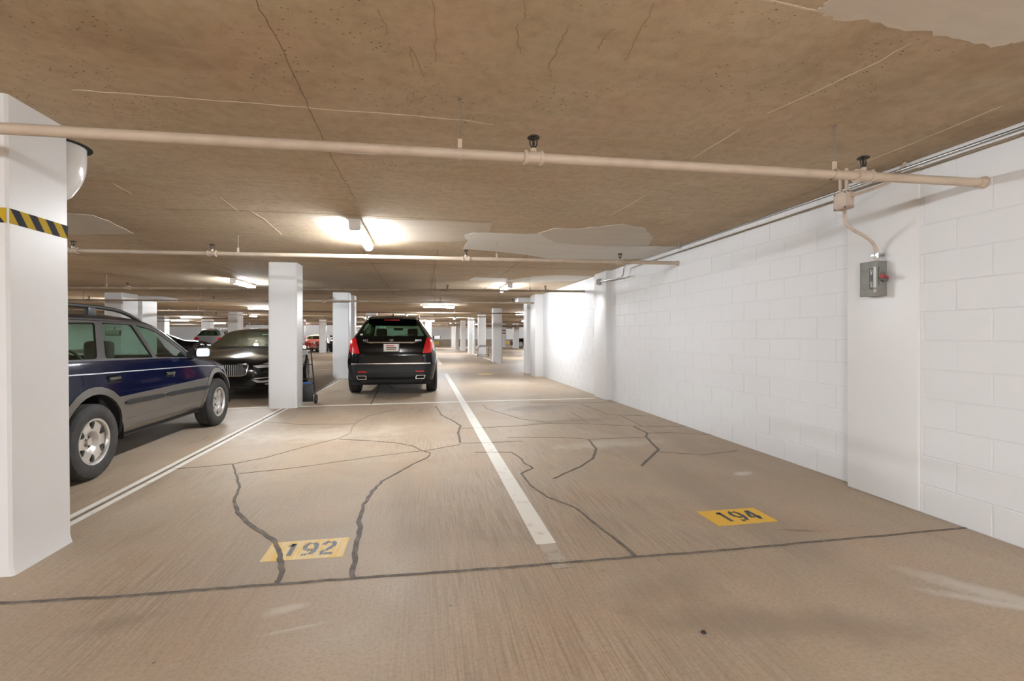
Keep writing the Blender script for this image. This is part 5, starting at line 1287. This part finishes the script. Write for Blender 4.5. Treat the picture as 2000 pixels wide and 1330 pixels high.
    rw = carve(bm, rpoly([(-.60, 1.09), (.60, 1.09), (.52, 1.36), (-.52, 1.36)], .04), 'y', -.8, .4, nmin=-1); shell('rear_window', rw, [M_GLASSD], root, -.002, .003)
    if detail > 1:
        hd = carve(bm, rpoly([(-.74, 2.42), (.74, 2.42), (.70, 3.0), (.58, 3.45), (.46, 3.66), (-.46, 3.66), (-.58, 3.45), (-.70, 3.0)], .03), 'z', .6, 1.3); shell('hood', hd, mm, root, .001, .02)
        # grille: chrome frame with separate slats
        g = empty('grille', (0, 0, 0)); g.parent = root
        gp = rpoly([(-.38, .515), (-.30, .490), (.30, .490), (.38, .515), (.415, .690), (.38, .708), (-.38, .708), (-.415, .690)], .02)
        end_patch('grille_back', bvh, gp, M_BLKM, g, 1, .004, 1)
        for k in range(-11, 12):
            x = k * .0345; zt = .698; zb = .505 if abs(x) < .33 else .522
            Y = surf_end(bvh, x, .61, 1); b2 = bmesh.new(); tube(b2, [(x, surf_end(bvh, x, zb, 1) + .012, zb), (x, Y + .006, .61), (x, surf_end(bvh, x, zt, 1) + .012, zt)], .0045, 6); finish('slat', b2, M_CHR, g, 50)
        b2 = bmesh.new(); P = [Vector((x, surf_end(bvh, x, z, 1) + .010, z)) for x, z in gp + gp[:1]]; tube(b2, P, .011, 6); finish('grille_frame', b2, M_CHR, g, 50)
        end_patch('round_emblem', bvh, circ(0, .61, .05, 14), M_CHR, g, 1, .03, 1)
        seat(root, .38, 1.15, zt=1.19); seat(root, -.38, 1.15, zt=1.19)
        bbox_obj('rear_bench', (-.62, .62, .15, .40, .4, 1.0), M_SEAT, root, .05); steering(root, -.38, 1.75, .92)
        bbox_obj('registration_sticker', (-.30, -.18, 1.60, 1.615, 1.27, 1.29), M_WHT, root)
        tube_obj('wiper', [(-.6, 2.38, 1.0), (0, 2.42, 1.02)], .008, M_BLK, root, 6); tube_obj('wiper', [(.1, 2.42, 1.02), (.65, 2.36, 1.0)], .008, M_BLK, root, 6)
    shell('body', bm, mm, root, 0, .014)
    bbox_obj('floor_pan', (-.82, .82, -.9, 3.3, .18, .28), M_BLKM, root)
    bbox_obj('dashboard', (-.74, .74, 1.95, 2.45, .60, .97), M_SEAT, root, .05)
    return root
saloon((-4.03, 13.53, 0), math.radians(185), 'black saloon car facing the camera with slatted chrome grille, behind the blue wagon', M_BROWNC)
saloon((-15.9, 29.6, 0), math.radians(-62), 'dark saloon car far off, just left of the silver crossover', M_BLKC, 1)
saloon((12.9, 49.5, 0), math.radians(90), 'dark car barely visible beyond the end of the block wall', M_BLKC, 1)
crossover((-13.15, 33.2, 0), 0, 'silver crossover seen from behind beyond the black saloon', M_SILV, M_CHAR, M_SILV, 1, tail='wide')
crossover((-6.12, 40.9, 0), math.pi, 'dark crossover far off facing the camera between two columns', M_BLKC, M_CHAR, M_BLKC, 1, front=True)

# ------------------------------------------------------------------ coral vintage car
def vintage():
    S_ = .92
    K = dict(y0=-1.0, y1=3.25,
        zb=[(-1.0, .38), (0, .26), (2.9, .26), (3.25, .36)], wb=[(-1.0, .4), (-.6, .72), (2.9, .74), (3.15, .62), (3.25, .42)],
        zm=[(-1.0, .56), (3.25, .56)], wm=[(-1.0, .48), (-.8, .66), (-.4, .80), (0, .83), (1.2, .80), (2.3, .82), (2.8, .82), (3.05, .76), (3.2, .62), (3.25, .48)],
        zs=[(-1.0, .70), (-.6, .92), (0, .96), (1.2, .93), (2.3, .90), (2.8, .86), (3.1, .78), (3.25, .66)], ws=[(-1.0, .40), (-.5, .66), (0, .72), (1.5, .72), (2.4, .72), (2.8, .68), (3.1, .56), (3.25, .36)],
        zr=[(-1.0, .72), (-.8, .92), (-.4, 1.18), (0, 1.34), (.5, 1.40), (1.0, 1.38), (1.35, 1.25), (1.6, 1.06), (1.75, .97), (2.4, .93), (2.9, .86), (3.15, .77), (3.25, .68)],
        wr=[(-1.0, .34), (-.5, .52), (0, .54), (1.0, .54), (1.5, .58), (1.75, .60), (2.4, .46), (2.9, .38), (3.15, .32), (3.25, .24)],
        zt=[(-1.0, .76), (-.8, .98), (-.4, 1.27), (0, 1.43), (.5, 1.48), (1.0, 1.46), (1.35, 1.34), (1.6, 1.16), (1.75, 1.06), (2.4, 1.02), (2.9, .97), (3.15, .88), (3.25, .78)])
    root = empty('vintage_car', (-8.3, 40.4, 0), math.radians(174), 'coral red vintage car with cream roof and chrome bumper, far off left of centre', 'car')
    bm = car_body(K, 44, (.06, .26, .09, .12)); bvh = Skin(bm)
    bmesh.ops.bisect_plane(bm, geom=bm.faces[:] + bm.edges[:] + bm.verts[:], dist=1e-5, plane_co=(0, 0, 1.30), plane_no=(0, 0, 1))
    for f in bm.faces: f.material_index = 1 if f.calc_center_median().z > 1.30 else 0
    mm = [M_PINK, M_CREAM]
    for s in (1, -1):
        lo, hi = (.3, 2) if s > 0 else (-2, -.3)
        for cy in (0, 2.55): carve(bm, circ(cy, .33, .38, 20), 'x', lo, hi).free()
        shell('side_glass', carve(bm, rpoly([(-.25, 1.0), (1.5, .98), (1.25, 1.22), (.95, 1.33), (0, 1.31)], .06), 'x', lo, hi), [M_GLASSD], root, -.003, .003)
        liner('wheel_housing', 0, .38, s * .4, s * .74, .32, root); liner('wheel_housing', 2.55, .38, s * .4, s * .74, .32, root)
        wheel(root, s * .66, 0, .32, .16, .19, s, 'five'); wheel(root, s * .66, 2.55, .32, .16, .19, s, 'five')
        X = s * .56; Y = surf_end(bvh, X, .74, 1)
        b2 = bmesh.new(); lathe(b2, [(.11, -.14), (.105, -.02), (.10, .03), (.085, .05), (.0, .065)], (X, Y, .75), (0, 1, 0), 18); finish('head_lamp', b2, M_HEADL, root, 60)
        b2 = bmesh.new(); lathe(b2, [(.04, -.05), (.045, .02), (0, .05)], (s * .50, Y - .02, .55), (0, 1, 0), 12); finish('indicator_lamp', b2, M_HEADL, root, 60)
        b2 = bmesh.new(); tube(b2, [(s * .22, 3.38, .36), (s * .22, 3.38, .56)], [.03, .022], 8); finish('bumper_guard', b2, M_CHR, root, 50)
    ws = carve(bm, rpoly([(-.56, 1.06), (.56, 1.06), (.47, 1.33), (-.47, 1.33)], .07), 'y', 1.0, 1.8, nmin=1); shell('windshield', ws, [M_GLASSW], root, -.002, .003)
    shell('body', bm, mm, root, 0, .014)
    end_patch('grille', bvh, rpoly([(-.36, .50), (.36, .50), (.40, .66), (.20, .76), (-.20, .76), (-.40, .66)], .04), M_DRED, root, 1, .01, 2)
    tube_obj('bumper', [(-.80, 3.02, .42), (-.66, 3.26, .42), (-.3, 3.36, .42), (.3, 3.36, .42), (.66, 3.26, .42), (.80, 3.02, .42)], .045, M_CHR, root, 10)
    tube_obj('hood_strip', [(0, 3.18, .88), (0, 2.6, 1.03), (0, 1.9, 1.06)], .012, M_CHR, root, 6)
    bbox_obj('floor_pan', (-.68, .68, -.8, 2.9, .22, .32), M_BLKM, root)
    bbox_obj('seat_bench', (-.55, .55, .35, .6, .4, 1.05), M_SEAT, root, .05)
    root.scale = (S_, S_, S_)
vintage()
